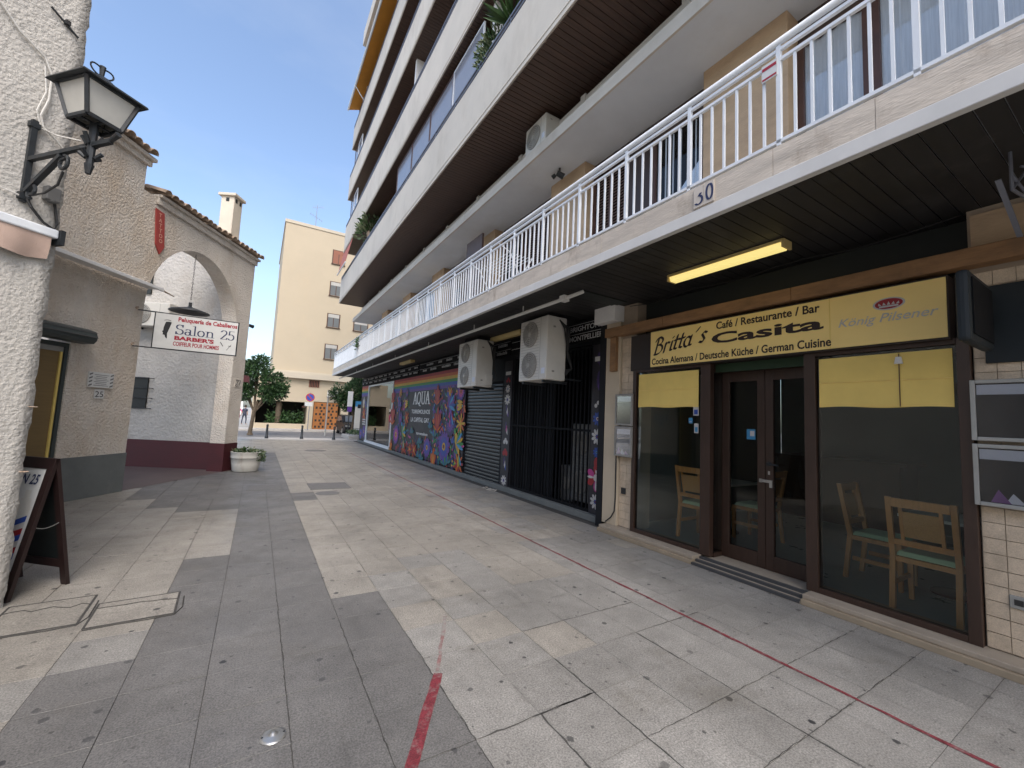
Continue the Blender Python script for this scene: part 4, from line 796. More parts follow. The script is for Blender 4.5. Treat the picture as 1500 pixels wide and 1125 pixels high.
# number 30 tiles and plaque
nb = thing('house_number', 'two white tiles with the worn blue number 30 on the balcony band', 'number')
for i, chh in enumerate('30'):
    yc = 2.25-i*.098; MB().box(3.194, 3.204, yc-.095, yc-.0, 3.565, 3.755).build('number_tile', 'number_tile', nb)
    pen(chh, SER, .13, .05, 'ink', (3.193, yc-.018, 3.59), FX, FU, .145, .085, nb, 'numeral')
pq_ = thing('railing_plaque', 'small white and red plaque tied to the balcony railing', 'plaque'); MB().box(3.205, 3.212, 1.545, 1.66, 4.36, 4.5).build('board', 'panel_white', pq_); MB().box(3.203, 3.2045, 1.55, 1.655, 4.45, 4.475).build('print', 'ink_red', pq_); MB().box(3.203, 3.2045, 1.55, 1.655, 4.37, 4.385).build('print', 'ink_red', pq_)
ac_unit('air_conditioner', 'white air conditioner standing on the ledge under the timber soffit', (4.0, 6.17, 6.635), R_(-90), .66, .56, .34, bracket=False)
fl_ = thing('flood_light', 'small black spotlight on the white balcony ceiling', 'light', (4.55, 6.1, 6.45)); MB().cyl((0, 0, 0), (0, 0, -.08), .02).cyl((-.05, .02, -.10), (.08, -.03, -.16), .05, .06, 10).cyl((-.02, .1, -.09), (-.05, .16, -.13), .035, .045, 8).build('head', 'iron', fl_)
# fittings under the black soffit
def tube_light(loc, L_, label, ma, w=.16):
    t = thing('ceiling_light', label, 'light', loc)
    MB().box(-w/2, w/2, -L_/2, L_/2, -.03, 0).build('tray', 'tube_off', t)
    MB().prism([(-w/2+.006, -L_/2+.02, -.031), (w/2-.006, -L_/2+.02, -.031), (w/2-.03, -L_/2+.02, -.085), (-w/2+.03, -L_/2+.02, -.085)], (0, L_-.04, 0)).build('diffuser', ma, t, bevel=.006)
    for s in (-1, 1): MB().box(-w/2+.004, w/2-.004, s*(L_/2)-.012, s*(L_/2)+.012, -.08, -.002).build('end_cap', 'tube_off', t)
tube_light((4.2, 2.6, 3.445), 1.30, 'long yellow strip light under the black soffit before the yellow sign', 'tube')
tube_light((4.5, 7.7, 3.445), 1.25, 'yellowed strip light between the two white air conditioners', 'tube_off'); tube_light((4.3, 14.2, 3.445), 1.25, 'yellowed strip light over the mural', 'tube_off')
pp = thing('soffit_pipe', 'pale pipe on hangers running below the soffit edge', 'pipe'); MB().cyl((3.55, 4.5, 3.33), (3.55, 23.4, 3.33), .026).build('pipe', 'trim', pp); MB().cyl((3.55, 4.5, 3.33), (3.72, 4.32, 3.42), .026).box(3.5, 3.6, 4.48, 4.58, 3.29, 3.37).build('elbow', 'trim', pp)
for y in (5.6, 7.4, 10, 13, 16, 19): MB().bar((3.55, y, 3.34), (3.55, y, 3.45), .014, .014, (0, 1, 0)).build('hanger', 'trim', pp)
vn = thing('soffit_vent', 'black flat vent panel recessed in the soffit near the club sign boards', 'vent', (0, 0, 0)); MB().box(3.75, 4.6, 4.35, 4.62, 3.435, 3.451).build('panel', 'interior_dark', vn)
wr = thing('wire_bracket', 'bent steel wire rack hanging under the soffit by the sign box', 'bracket')
MB().tube([(3.95, .52, 3.45), (3.95, .52, 3.2), (4.45, .40, 3.12), (4.45, .40, 3.45)], .010).tube([(3.95, .52, 3.3), (4.2, .46, 3.15)], .008).tube([(3.95, .52, 3.2), (4.2, .46, 3.45)], .008).tube([(4.1, .5, 3.4), (4.5, .2, 3.35)], .008).bar((4.25, .62, 3.42), (4.62, .58, 3.08), .03, .010).build('rods', 'rail_grey', wr)

# ================================================================== restaurant front
RF = thing('restaurant_facade', 'restaurant shopfront with brown frames, yellow blinds and tiled piers', 'shopfront')
MB().box(4.95, 5.19, -2, 5.0, 2.34, 3.45).build('upper_wall', 'interior_dark', RF)
MB().box(4.76, 5.1, 4.28, 4.56, .093, 3.45).build('pier', 'grout', RF); MB().box(4.76, 5.1, -2.5, .87, .093, 3.45).build('pier', 'grout', RF)
MB().box(4.70, 5.1, 4.56, 4.86, 0.09, 3.20).build('cream_pilaster', 'cream_col', RF, bevel=.006); MB().box(4.55, 5.1, 4.55, 5.0, 3.2, 3.45).build('pilaster_head', 'white', RF, bevel=.006)
WT = {}
rw = random.Random(31)
def wtile(y0, y1, z0, z1):
    k = (round(y1-y0, 3), round(z1-z0, 3)); me = WT.get(k) or WT.setdefault(k, MB().box(0, .018, .002, k[0]-.002, .002, k[1]-.002).mesh('wall_tile', 'wall_tile'))
    obj('wall_tile', me, RF, loc=(4.745+rw.uniform(-.002, .003), y0, z0))
z = .10
while z < 2.86:
    for y0, y1 in ((4.285, 4.42), (4.42, 4.555)): wtile(y0, y1, z, z+.112)
    y = .865-.118
    while y > -1.2: wtile(y, y+.118, z, z+.112); y -= .118
    z += .113
# step and sill
for a_, b_ in ((-2.5, 2.0), (3.16, 4.75)): MB().box(4.50, 4.9, a_, b_, 0, .05).build('sill_riser', 'step_tan', RF, bevel=.004); MB().box(4.535, 5.0, a_, b_, .051, .092).build('sill', 'step', RF, bevel=.006)
for k, (xa, xb, zz) in enumerate(((4.50, 4.58, .028), (4.58, 4.66, .052), (4.66, 5.0, .076))): MB().box(xa, xb, 2.003, 3.157, 0, zz).build('door_step', 'step', RF)
for k in range(3): MB().box(4.497+k*.08, 4.535+k*.08, 2.006, 3.154, .004+k*.024, .031+k*.024).build('step_strip', 'strip', RF)
def frame_win(nm, y0, y1, z0, z1, x, fw, wl, wr_):
    f = MB().box(x-.03, x+.05, y0, y0+wr_, z0, z1).box(x-.03, x+.05, y1-wl, y1, z0, z1).box(x-.028, x+.048, y0+wr_, y1-wl, z0, z0+fw).box(x-.028, x+.048, y0+wr_, y1-wl, z1-fw, z1)
    wn = f.build(nm, 'door_wood', RF, bevel=.004); MB().box(x+.006, x+.012, y0+wr_, y1-wl, z0+fw, z1-fw).build('pane', 'glass', wn); return wn
w1 = frame_win('shop_window', 3.05, 4.28, .093, 2.42, 4.72, .05, .06, .13); w2 = frame_win('shop_window', .875, 2.03, .093, 2.42, 4.72, .05, .10, .075)
for s_y0, s_y1, par in ((3.225, 4.19, w1), (.975, 1.905, w2)):
    b = MB(); n = 30
    for j, zz in enumerate((2.34, 2.1, 1.865)):
        for i in range(n+1): b.v.append((4.716+.003*math.sin(i*.9+j)*(j > 0), s_y0+(s_y1-s_y0)*i/n, zz+(.006*math.sin(i*.33) if j == 2 else 0)))
    for j in range(2):
        for i in range(n): q = j*(n+1)+i; b.f.append([q, q+1, q+n+2, q+n+1]); b.m.append(0)
    b.build('blind', 'blind_yellow', par, True); MB().box(4.708, 4.7115, s_y0+.004, s_y1-.004, 2.10, 2.104).build('blind_seam', 'sign_yellow', par); MB().box(4.707, 4.712, s_y0+.004, s_y1-.004, 1.872, 1.877).build('blind_hem', 'sign_yellow', par)
MB().cyl((4.708, 1.30, 2.33), (4.708, 1.30, 1.87), .004, n=5).build('blind_cord', 'brown_frame', w2); MB().cyl((4.700, 1.30, 2.3), (4.700, 1.30, 2.24), .02, .03, n=10).build('lamp_holder', 'white', w2)
# recessed double door
MB().box(4.73, 4.98, 3.051, 3.075, .13, 2.3).build('side_glass', 'glass', RF); MB().box(4.78, 4.98, 3.05, 3.14, .076, .13).box(4.78, 4.98, 3.05, 3.14, 2.3, 2.42).box(4.94, 5.0, 3.05, 3.12, .13, 2.3).build('side_frame', 'door_wood', RF)
MB().box(4.78, 4.98, 2.0, 2.03, .076, 2.42).build('side_frame', 'door_wood', RF); MB().box(4.80, 4.84, 2.03, 3.05, 2.30, 2.40).build('green_valance', 'green', RF)
MB().box(4.86, 5.0, 2.03, 3.05, 2.31, 2.42).build('door_head', 'door_wood', RF)
for y0, y1, nm in ((2.545, 3.05, 'door'), (2.03, 2.54, 'door')):
    f = MB().box(4.95, 5.0, y0, y0+.085, .08, 2.31).box(4.95, 5.0, y1-.085, y1, .08, 2.31).box(4.951, 4.999, y0+.085, y1-.085, .08, .24).box(4.951, 4.999, y0+.085, y1-.085, 2.19, 2.31)
    d = f.build(nm, 'door_wood', RF, bevel=.004); MB().box(4.972, 4.978, y0+.085, y1-.085, .24, 2.19).build('pane', 'glass', d)
    if y0 < 2.5:
        MB().cyl((4.95, 2.50, 1.24), (4.90, 2.50, 1.24), .012).cyl((4.905, 2.50, 1.24), (4.905, 2.38, 1.235), .011).cyl((4.95, 2.5, 1.24), (4.944, 2.5, 1.24), .03).build('handle', 'iron', d)
        MB().box(4.936, 4.949, 2.46, 2.59, 1.03, 1.06).box(4.93, 4.949, 2.46, 2.49, .98, 1.05).box(4.93, 4.949, 2.575, 2.60, 1.025, 1.065).build('hasp', 'steel', d); MB().box(4.945, 4.949, 2.49, 2.51, 1.12, 1.16).build('keyhole', 'steel', d)
    else:
        MB().box(4.968, 4.971, 2.66, 2.76, 1.50, 1.62).build('sticker', 'c_sky', d); MB().box(4.966, 4.9675, 2.67, 2.72, 1.54, 1.60).build('sticker_print', 'c_white', d)
for y0, y1, z0, z1, m1, m2 in ((3.225, 3.30, 1.76, 1.88, 'c_white', 'c_blue'), (3.31, 3.365, 1.66, 1.73, 'c_sky', 'c_white'), (3.225, 3.285, 1.54, 1.66, 'c_white', 'c_sky')):
    MB().box(4.7215, 4.7245, y0, y1, z0, z1).build('sticker', m1, w1); MB().box(4.7195, 4.721, y0+.012, y1-.012, z0+.015, z1-.045).build('sticker_print', m2, w1)
MB().box(4.7215, 4.7245, 3.99, 4.17, 2.27, 2.33).build('notice', 'paper', w1); q_ = MB()
for k in range(7): q_.box(4.7195, 4.721, 4.0+k*.024, 4.015+k*.024, 2.285+(k % 2)*.012, 2.315)
q_.build('notice_print', 'ac_grey', w1)
# timber beam over the sign
for y0, y1 in ((-.8, 2.1), (2.103, 3.7), (3.703, 4.80)): MB().box(4.60, 4.74, y0, y1, 2.96, 3.10).build('beam', 'wood', RF, bevel=.006)
MB().box(4.64, 4.75, 4.60, 4.72, 2.42, 2.955).build('beam_post', 'wood', RF, bevel=.006); MB().box(4.80, 4.95, -.5, 4.5, 2.43, 2.95).build('sign_backing', 'sign_dark', RF)
MB().box(4.68, 4.80, 3.92, 4.32, 2.40, 2.92).build('dark_panel', 'sign_dark', RF)
MB().box(4.74, 4.80, .35, .85, 3.11, 3.40).build('stone_block', 'travertine', RF)
sb = thing('restaurant_sign', "long yellow sign reading Britta's Casita Café Restaurante Bar", 'sign')
MB().box(4.63, 4.79, .965, 3.915, 2.405, 2.925).build('case', 'sign_dark', sb); MB().box(4.618, 4.629, .975, 3.905, 2.42, 2.91).build('face', 'sign_yellow', sb); MB().box(4.6165, 4.6178, 1.765, 1.772, 2.42, 2.91).build('joint', 'blind_yellow', sb)
XS = 4.6175
def sgn(s, y, z, h, wd, bold=0.012, shear=0, ma='sign_text'): return text(s, ma, (XS, y, z), FX, FU, h, wd, sb, 'lettering', bold, shear)
sgn('Café / Restaurante / Bar', 2.93, 2.795, .09, 1.08, .022); sgn('Casita', 2.99, 2.62, .13, 1.17, .03); sgn('Cocina Alemana / Deutsche Küche / German Cuisine', 3.88, 2.445, .09, 2.12, .022)
pen("Britta's", SCR, .13, .045, 'sign_text', (XS, 3.86, 2.58), Vector((0, -1, .11)).normalized(), FU, .225, .80, sb, 'lettering', 35, .25)
sgn('König Pilsener', 1.70, 2.585, .10, .68, .004, .3, 'c_white')
cg = MB(); cg.poly([(XS-.001, 1.33+.11*math.cos(a*math.pi/12), 2.765+.055*math.sin(a*math.pi/12)) for a in range(24)], 1); cg.poly([(XS-.002, 1.33+.095*math.cos(a*math.pi/12), 2.765+.045*math.sin(a*math.pi/12)) for a in range(24)], 0)
for k in range(-2, 3): cg.poly([(XS-.003, 1.33+k*.03-.012, 2.755), (XS-.003, 1.33+k*.03+.012, 2.755), (XS-.003, 1.33+k*.034, 2.785-abs(k)*.004)], 1)
cg.box(XS-.0032, XS-.0030, 1.265, 1.395, 2.735, 2.75, 1); cg.build('crown_emblem', ['c_red', 'ink_dull'], sb)
# projecting sign box, and the dark plate on the wall behind it
pj = thing('projecting_sign', 'dark teal illuminated sign box projecting beside the yellow sign', 'sign')
MB().box(3.98, 4.60, .73, .80, 2.27, 2.76).build('box', 'teal_sign', pj, bevel=.025); MB().box(4.03, 4.55, .722, .729, 2.32, 2.71).build('face', 'black_metal', pj); MB().box(4.6, 4.76, .75, .78, 2.45, 2.55).build('arm', 'iron', pj)
box('dark_plate', 'teal_sign', 4.722, 4.745, .52, .80, 2.2, 2.8, RF, .005)
# menu cases
def menu_case(y0, y1, z0, z1, label, frame, pages=False, grp=None):
    t = thing('menu_case', label, 'menu case'); x0, x1 = 4.66, 4.744; fw = .028
    MB().box(x0+.02, x1, y0+.002, y1-.002, z0+.002, z1-.002).build('back', 'case_dark', t)
    MB().box(x0, x0+.03, y0, y0+fw, z0, z1).box(x0, x0+.03, y1-fw, y1, z0, z1).box(x0+.001, x0+.029, y0+fw, y1-fw, z0, z0+fw).box(x0+.001, x0+.029, y0+fw, y1-fw, z1-fw, z1).build('frame', frame, t, bevel=.004)
    MB().box(x0+.008, x0+.011, y0+fw, y1-fw, z0+fw, z1-fw).build('pane', 'glass2', t)
    MB().box(x0+.016, x0+.018, y0+fw+.005, y1-fw-.005, z1-fw-.085, z1-fw-.01).build('heading', 'paper', t)
    if pages:
        for k in range(3): yc = y0+.06+k*.07; MB().prism([(x0+.015-k*.001, yc, z0+fw+.005), (x0+.015-k*.001, yc+.10, z0+fw+.005), (x0+.015-k*.001, yc+.06, z0+fw+.06+.02*k)], (.002, 0, 0)).build('leaflet', 'purple' if k != 1 else 'paper', t)
    return t
menu_case(4.26, 4.60, 1.59, 2.06, 'upper dark framed menu case on the narrow tiled pier', 'ac_dark'); menu_case(4.26, 4.60, 1.13, 1.575, 'lower dark framed menu case holding leaflets on the narrow tiled pier', 'ac_dark', True)
menu_case(.50, .88, 1.61, 2.07, 'upper aluminium menu case with blank sheet on the wide tiled pier', 'alu'); menu_case(.50, .88, 1.13, 1.585, 'lower aluminium menu case with purple leaflets on the wide tiled pier', 'alu', True)
for y, z, lab in ((.70, .47, 'grey wall socket in the wide tiled pier'), (4.46, .62, 'dark wall socket low on the narrow tiled pier')):
    t = thing('wall_socket', lab, 'socket', (4.742, y, z)); MB().box(-.012, 0, -.045, .045, -.045, .045).build('plate', 'alu' if y < 1 else 'iron', t, bevel=.005); MB().box(-.016, -.0125, -.022, .022, -.02, .02).build('keyway', 'case_dark', t)
t = thing('cable', 'dark cable running down the tiled pier to the pavement', 'cable'); MB().tube([(4.69, 4.58, 1.13), (4.69, 4.575, .5), (4.69, 4.59, .3), (4.68, 4.65, .2), (4.66, 4.74, .12)], .010).build('wire', 'cable_black', t)
# dining room behind the glass
rm = thing('dining_room', 'dim grey green dining room behind the restaurant windows', 'room')
MB().box(5.002, 9.5, -2.4, 4.55, .02, .088).build('floor', 'interior_floor', rm); MB().box(9.5, 9.6, -2.4, 4.55, .09, 2.9).box(4.95, 9.5, 4.555, 4.65, .09, 2.9).box(5.1, 9.5, -2.5, -2.4, .09, 2.9).build('walls', 'interior', rm); MB().box(4.96, 9.6, -2.4, 4.55, 2.9, 2.96).build('ceiling', 'interior', rm)
wmb = MB()
for yc in (-.6, .6):
    wmb.box(9.44, 9.49, yc-.45, yc+.45, 1.0, 2.3)
wmb.build('rear_window', 'interior_dark', rm); MB().box(8.6, 9.4, 2.4, 4.2, .09, 1.15).box(8.5, 9.45, 2.3, 4.3, 1.15, 1.2).build('counter', 'brown_frame', rm)
def chair(loc, rz, label):
    """backrest at local y=0, seat towards +y"""
    t = thing('dining_chair', label, 'chair', loc, rz)
    W = .21
    for s in (-1, 1):
        MB().prism([(s*W-.02, -.06, 0), (s*W+.02, -.06, 0), (s*W+.02, -.02, 0), (s*W-.02, -.02, 0)], (0, .05, .46)).build('rear_leg', 'chair', t)
        MB().prism([(s*W-.02, -.01, .461), (s*W+.02, -.01, .461), (s*W+.02, .03, .461), (s*W-.02, .03, .461)], (0, -.09, .52)).build('back_post', 'chair', t)
        MB().frustum((s*(W-.01), .41), .034, .044, 0, .42).build('front_leg', 'chair', t)
        MB().box(s*W-.012, s*W+.012, .03, .39, .20, .24).build('stretcher', 'chair', t)
    MB().box(-W+.021, W-.021, -.105, -.07, .90, .975).box(-W+.021, W-.021, -.03, .0, .56, .61).build('back_rail', 'chair', t)
    for s in (-1, 1): MB().prism([(s*.13-.012, -.026, .611), (s*.13+.012, -.026, .611), (s*.13+.012, -.006, .611), (s*.13-.012, -.006, .611)], (0, -.062, .288)).build('back_slat', 'chair', t)
    MB().prism([(-.117, -.03, .64), (.117, -.03, .64), (.117, -.018, .64), (-.117, -.018, .64)], (0, -.05, .225)).build('cane_panel', 'cane', t)
    MB().box(-W-.01, W+.01, .0, .43, .41, .455).build('seat_frame', 'chair', t, bevel=.005); MB().frustum((0, .215), .41, .36, .456, .50, d0=.40, d1=.34).build('seat', 'seat', t, bevel=.012)
    return t
FZ = .088
chair((5.02, 1.26, FZ), R_(-90), 'honey wood chair with its cane back against the wide shop window'); chair((5.75, 1.98, FZ), R_(180), 'honey wood chair seen side on beside the door post'); chair((5.20, 3.62, FZ), R_(-90), 'honey wood chair behind the narrow shop window'); chair((6.1, 3.05, FZ), R_(0), 'honey wood chair seen through the left glass door')
def table(loc, label):
    t = thing('dining_table', label, 'table', loc); MB().box(-.36, .36, -.36, .36, .72, .75).build('top', 'ac', t, bevel=.006); MB().cyl((0, 0, .03), (0, 0, .72), .035).build('column', 'iron', t); MB().lathe([(0, .04), (.05, .035), (.22, .012), (.22, 0)], n=20).build('foot', 'iron', t)
table((6.0, 1.25, FZ), 'square pale table by the wide shop window chair'); table((6.1, 3.75, FZ), 'square pale table between the two left chairs')

# ================================================================== club front
def onX(px, py, X):     # a pixel gives a direction; the facade plane gives the distance
    d = rgt*((px-750)/FPX)+upv*((562.5-py)/FPX)+fwd; k = X/d.x; return CAMP.y+d.y*k, CAMP.z+d.z*k
CF = thing('club_front', 'black club front with flower mural, roller shutter and barred gate', 'shopfront')
for a_, b_ in ((10.362, 17.648), (22.352, 24), (7.962, 8.458), (5.0, 5.398)): MB().box(4.9, 5.19, a_, b_, 0, 3.45).build('wall', 'black_wall', CF)
for a_, b_, z_ in ((5.40, 7.96, 2.98), (8.46, 10.36, 2.5), (17.65, 22.35, 3.0)): MB().box(4.9, 5.19, a_, b_, z_, 3.45).build('lintel', 'black_wall', CF)
MB().box(4.79, 4.9, 5.0, 23.9, 0, .10).build('plinth', 'grey_base', CF, bevel=.006); MB().box(4.70, 4.9, 4.87, 5.0, 0, 3.2).build('return', 'black_wall', CF)
# roller shutter
z = .10; SL = MB().prism([(4.93, 8.47, 0), (4.905, 8.47, .012), (4.90, 8.47, .045), (4.905, 8.47, .078), (4.93, 8.47, .083)], (0, 1.88, 0)).mesh('slat', 'black_slat')
sh = MB().box(4.96, 4.98, 8.462, 10.358, .1, 2.5).build('roller_shutter', 'black_slat', CF)
while z < 2.42: obj('slat', SL, sh, loc=(0, 0, z)); z += .087
MB().box(4.895, 4.94, 8.47, 10.35, 2.44, 2.50).build('shutter_hood', 'black_metal', sh)
# gate: dark bars over a recess
MB().box(5.95, 6.0, 5.4, 7.96, 0, 3.0).box(4.95, 5.95, 7.94, 7.99, 0, 3).box(4.95, 5.95, 5.37, 5.41, 0, 3).box(4.95, 6, 5.4, 7.96, 0, .09).box(4.95, 6.0, 5.4, 7.96, 2.98, 3.02).build('recess', 'black_wall', CF)
gt = MB().box(4.90, 4.94, 5.41, 7.95, .10, .15).build('gate', 'black_metal', CF)
for z_ in (1.45, 2.92): MB().box(4.905, 4.935, 5.41, 7.95, z_, z_+.04).build('gate_rail', 'black_metal', gt)
GBm = MB().box(-.012, .012, -.012, .012, .15, 2.92).mesh('gate_bar', 'black_metal'); y = 5.47
while y < 7.94: obj('gate_bar', GBm, gt, loc=(4.92, y, 0)); y += .108
rb = MB(); y = 6.55
while y < 7.9: rb.box(4.965, 4.985, y, y+.06, .15, 2.95); y += .085
rb.box(4.985, 4.99, 6.52, 7.93, .12, 2.95); rb.build('ribbed_panel', 'black_wall', CF)
ac_unit('air_conditioner', 'tall grey two fan unit standing behind the gate bars', (5.15, 5.85, .16), R_(-90), .62, 1.42, .34, 2, 'ac_grey', 'ac_dark'); ac_unit('air_conditioner', 'low grey unit beside the tall one behind the gate bars', (5.2, 6.36, .1), R_(-90), .36, .66, .3, 1, 'ac_grey', 'ac_dark')
# printed panels
PC = ['c_dark', 'c_red', 'c_orange', 'c_yellow', 'c_green', 'c_teal', 'c_blue', 'c_purple', 'c_pink', 'c_white', 'c_violet', 'c_sky', 'c_wine']
class Print:
    def __init__(s, x): s.mb = MB(); s.x = x; s.n = 0
    def poly(s, pts, c): s.n += 1; s.mb.poly([(s.x-s.n*2.2e-5, y, z) for y, z in pts], PC.index('c_'+c))
    def petal(s, y, z, a, l, w, c, r0=0.):
        ca, sa = math.cos(a), math.sin(a)
        s.poly([(y+(r0+l*t)*ca-w*q*sa, z+(r0+l*t)*sa+w*q*ca) for t, q in ((0, .12), (.3, .8), (.65, 1), (.9, .6), (1, 0), (.9, -.6), (.65, -1), (.3, -.8), (0, -.12))], c)
    def disc(s, y, z, r, c, k=14): s.poly([(y+r*math.cos(2*math.pi*i/k), z+r*math.sin(2*math.pi*i/k)) for i in range(k)], c)
    def daisy(s, y, z, r, c1, c2, cc, n=12, a0=0, a1=2*math.pi):
        for i in range(n): s.petal(y, z, a0+(a1-a0)*(i+.5)/n, r*.8, r*.2, c1, r*.2)
        if c2:
            for i in range(n): s.petal(y, z, a0+(a1-a0)*(i+.5)/n, r*.45, r*.09, c2, r*.22)
        s.disc(y, z, r*.26, cc); s.disc(y, z, r*.14, 'wine')
    def tulip(s, y, z, h, c, ca):
        for a, l, w in ((1.15, .8, .16), (1.99, .8, .16), (1.57, 1.0, .15)): s.petal(y, z-h*.4, a, h*l, h*w, c)
        for a in (.5, 2.64): s.petal(y, z-h*.45, a, h*.5, h*.06, ca)
        for a in (1.35, 1.79): s.petal(y, z-h*.3, a, h*.6, h*.03, ca)
    def burst(s, y, z, r, c, ca, n=9):
        for i in range(n): s.petal(y, z, i*6.283/n+.3, r, r*.13, c if i % 2 else ca)
        s.disc(y, z, r*.2, 'yellow')
    def bird(s, y, z, r, c1, c2, c3):
        s.petal(y-r*.5, z-r*.7, 1.1, r*1.7, r*.3, c1)
        for k in range(5): s.petal(y, z, 2.0+k*.35, r*1.1, r*.13, (c2, c3, c1)[k % 3])
        for k in range(3): s.petal(y-r*.4, z-r*.6, -2.2+k*.3, r*.9, r*.1, (c3, c2, c1)[k % 3])
        s.disc(y+r*.35, z+r*.85, r*.2, c2)
    def leaf(s, y, z, a, l, c): s.petal(y, z, a, l, l*.2, c)
    def build(s, name, parent): return s.mb.build(name, PC, parent)
XM = 4.86
MB().box(XM, 4.899, 10.42, 17.62, .14, 3.02).build('mural_board', 'c_dark', CF, bevel=.004)
P_ = Print(XM-.001); rm_ = random.Random(12)
for k, c in enumerate(('red', 'orange', 'yellow', 'green', 'blue', 'purple')): P_.poly([(10.43, 3.01-k*.092), (17.61, 3.01-k*.092), (17.61, 2.918-k*.092), (10.43, 2.918-k*.092)], c)
def Z4(zx, zy): return onX(560+zx/6.617, 530+zy/6.617, XM)
taken = []
def at(zx, zy): p = Z4(zx, zy); taken.append(p); return p
for zx in range(70, 800, 26):          # ground of leaves and sprigs between the big flowers
    for zy in range(250, 1080, 44):
        if 262 < zx < 480 and 265 < zy < 770: continue
        y, z = Z4(zx+rm_.uniform(-14, 14), zy+rm_.uniform(-20, 20))
        if not (.2 < z < 2.4 and 10.5 < y < 17.5): continue
        c = rm_.choice(['green', 'teal', 'blue', 'purple', 'violet', 'wine', 'orange', 'pink', 'teal', 'violet', 'red'])
        for q in range(rm_.choice((1, 2, 3))): P_.leaf(y, z, rm_.uniform(0, 6.28), rm_.uniform(.12, .26), c)
        if rm_.random() < .3: P_.disc(y+.05, z, .04, rm_.choice(['yellow', 'sky', 'pink']), 8)
for zx, zy, r, c1, c2, cc in ((135, 705, .40, 'purple', 'pink', 'yellow'), (435, 832, .33, 'purple', 'blue', 'yellow'), (600, 822, .47, 'purple', 'blue', 'yellow'), (180, 545, .28, 'violet', 'purple', 'pink'), (245, 300, .2, 'violet', 'purple', 'orange'), (770, 290, .25, 'purple', 'pink', 'orange')): P_.daisy(*at(zx, zy), r, c1, c2, cc, 14)
P_.daisy(*at(665, 600), .38, 'violet', 'purple', 'pink', 9, math.pi*.95, math.pi*2.05)
for zx, zy, h, c, ca in ((540, 330, .62, 'red', 'orange'), (540, 570, .75, 'red', 'orange'), (105, 520, .85, 'red', 'orange'), (110, 340, .6, 'red', 'orange'), (495, 950, .6, 'orange', 'yellow'), (85, 820, .5, 'orange', 'yellow')): P_.tulip(*at(zx, zy), h, c, ca)
for zx, zy, r, c, ca in ((240, 545, .30, 'orange', 'red'), (205, 830, .28, 'orange', 'red'), (270, 845, .25, 'red', 'orange'), (310, 855, .30, 'orange', 'red'), (742, 990, .32, 'orange', 'red'), (765, 600, .30, 'orange', 'yellow'), (185, 300, .2, 'yellow', 'orange'), (660, 300, .22, 'yellow', 'orange')): P_.burst(*at(zx, zy), r, c, ca)
for zx, zy in ((240, 405), (760, 415)):
    y, z = at(zx, zy)
    for k in range(3): P_.petal(y-.18, z-.06+k*.06, -.25+k*.18, .38, .05, 'yellow')
P_.bird(*at(655, 430), .42, 'purple', 'blue', 'sky'); P_.bird(*at(165, 430), .36, 'purple', 'blue', 'violet'); P_.bird(*at(725, 800), .42, 'yellow', 'green', 'sky'); P_.bird(*at(200, 690), .40, 'green', 'sky', 'yellow')
for zx, zy in ((510, 720), (470, 640), (290, 690), (370, 790), (350, 920), (610, 1000), (640, 980), (535, 900), (380, 950)):
    y, z = at(zx, zy)
    for k in range(5): P_.leaf(y, z, .3+k*.6, .24, ('teal', 'blue', 'green', 'violet', 'teal')[k])
P_.build('mural_print', CF)
def mt(s, zx0, zx1, zy0, zy1, fn='t'):
    y0, z0 = Z4(zx0, zy1); y1, _ = Z4(zx1, zy1); h = Z4(zx0, zy0)[1]-z0
    if fn == 'p': pen(s, SER, .13, .045, 'ink_white', (XM-.006, y0, z0), FX, FU, h, y0-y1, CF)
    else: text(s, 'ink_white', (XM-.006, y0, z0), FX, FU, h, y0-y1, CF, 'lettering', .02)
mt('AQUA', 300, 460, 298, 412, 'p'); mt('TORREMOLINOS', 285, 463, 462, 500); mt('LA CAPITAL GAY', 277, 455, 535, 578); mt('torremolinos', 330, 440, 675, 703)
# two narrow flowered strips
for y0, y1, dec in ((5.04, 5.36, [(.31, .13, 'daisy', 'white', 'blue'), (.70, .2, 'pinkf', 0, 0), (1.12, .09, 'daisy', 'blue', 'sky'), (1.38, .14, 'daisy', 'white', 'blue'), (1.68, .12, 'daisy', 'blue', 'white'), (1.92, .06, 'dots', 'white', 0), (2.25, .3, 'streak', 'pink', 'purple'), (2.62, .2, 'streak', 'red', 'violet')]),
                    (8.02, 8.36, [(.22, .12, 'daisy', 'white', 'blue'), (.55, .2, 'streak', 'blue', 'white'), (.85, .1, 'dots', 'red', 0), (1.10, .08, 'dots', 'white', 0), (1.35, .2, 'streak', 'white', 'pink'), (1.75, .2, 'streak', 'purple', 'white'), (2.05, .13, 'daisy', 'white', 'blue'), (2.30, .10, 'daisy', 'white', 'sky'), (2.5, .06, 'dots', 'red', 0)])):
    MB().box(4.875, 4.899, y0, y1, .105, 2.95).build('strip_board', 'c_dark', CF); p = Print(4.8745); yc = (y0+y1)/2
    for z, r, kd, c1, c2 in dec:
        if kd == 'daisy': p.daisy(yc, z, r, c1, None, c2, 9)
        elif kd == 'pinkf':
            for k in range(6): p.petal(yc, z, k*1.047+.5, .2, .06, ('pink', 'red')[k % 2], .03)
            for k in range(4): p.petal(yc, z, k*1.57, .16, .022, 'white', .05)
            p.disc(yc, z, .06, 'white'); p.petal(yc, z+.12, 1.57, .22, .06, 'red')
        elif kd == 'dots':
            for k in range(3): p.disc(yc-.06+k*.055, z+(.03 if k % 2 else -.02), r*.6, c1, 10)
        else:
            for k in range(3): p.petal(yc-.07+k*.05, z-r*.5+k*.05, 1.2+k*.25, r, .035, (c1, c2, 'violet')[k])
    tag(p.build('strip_print', CF), kind='stuff')
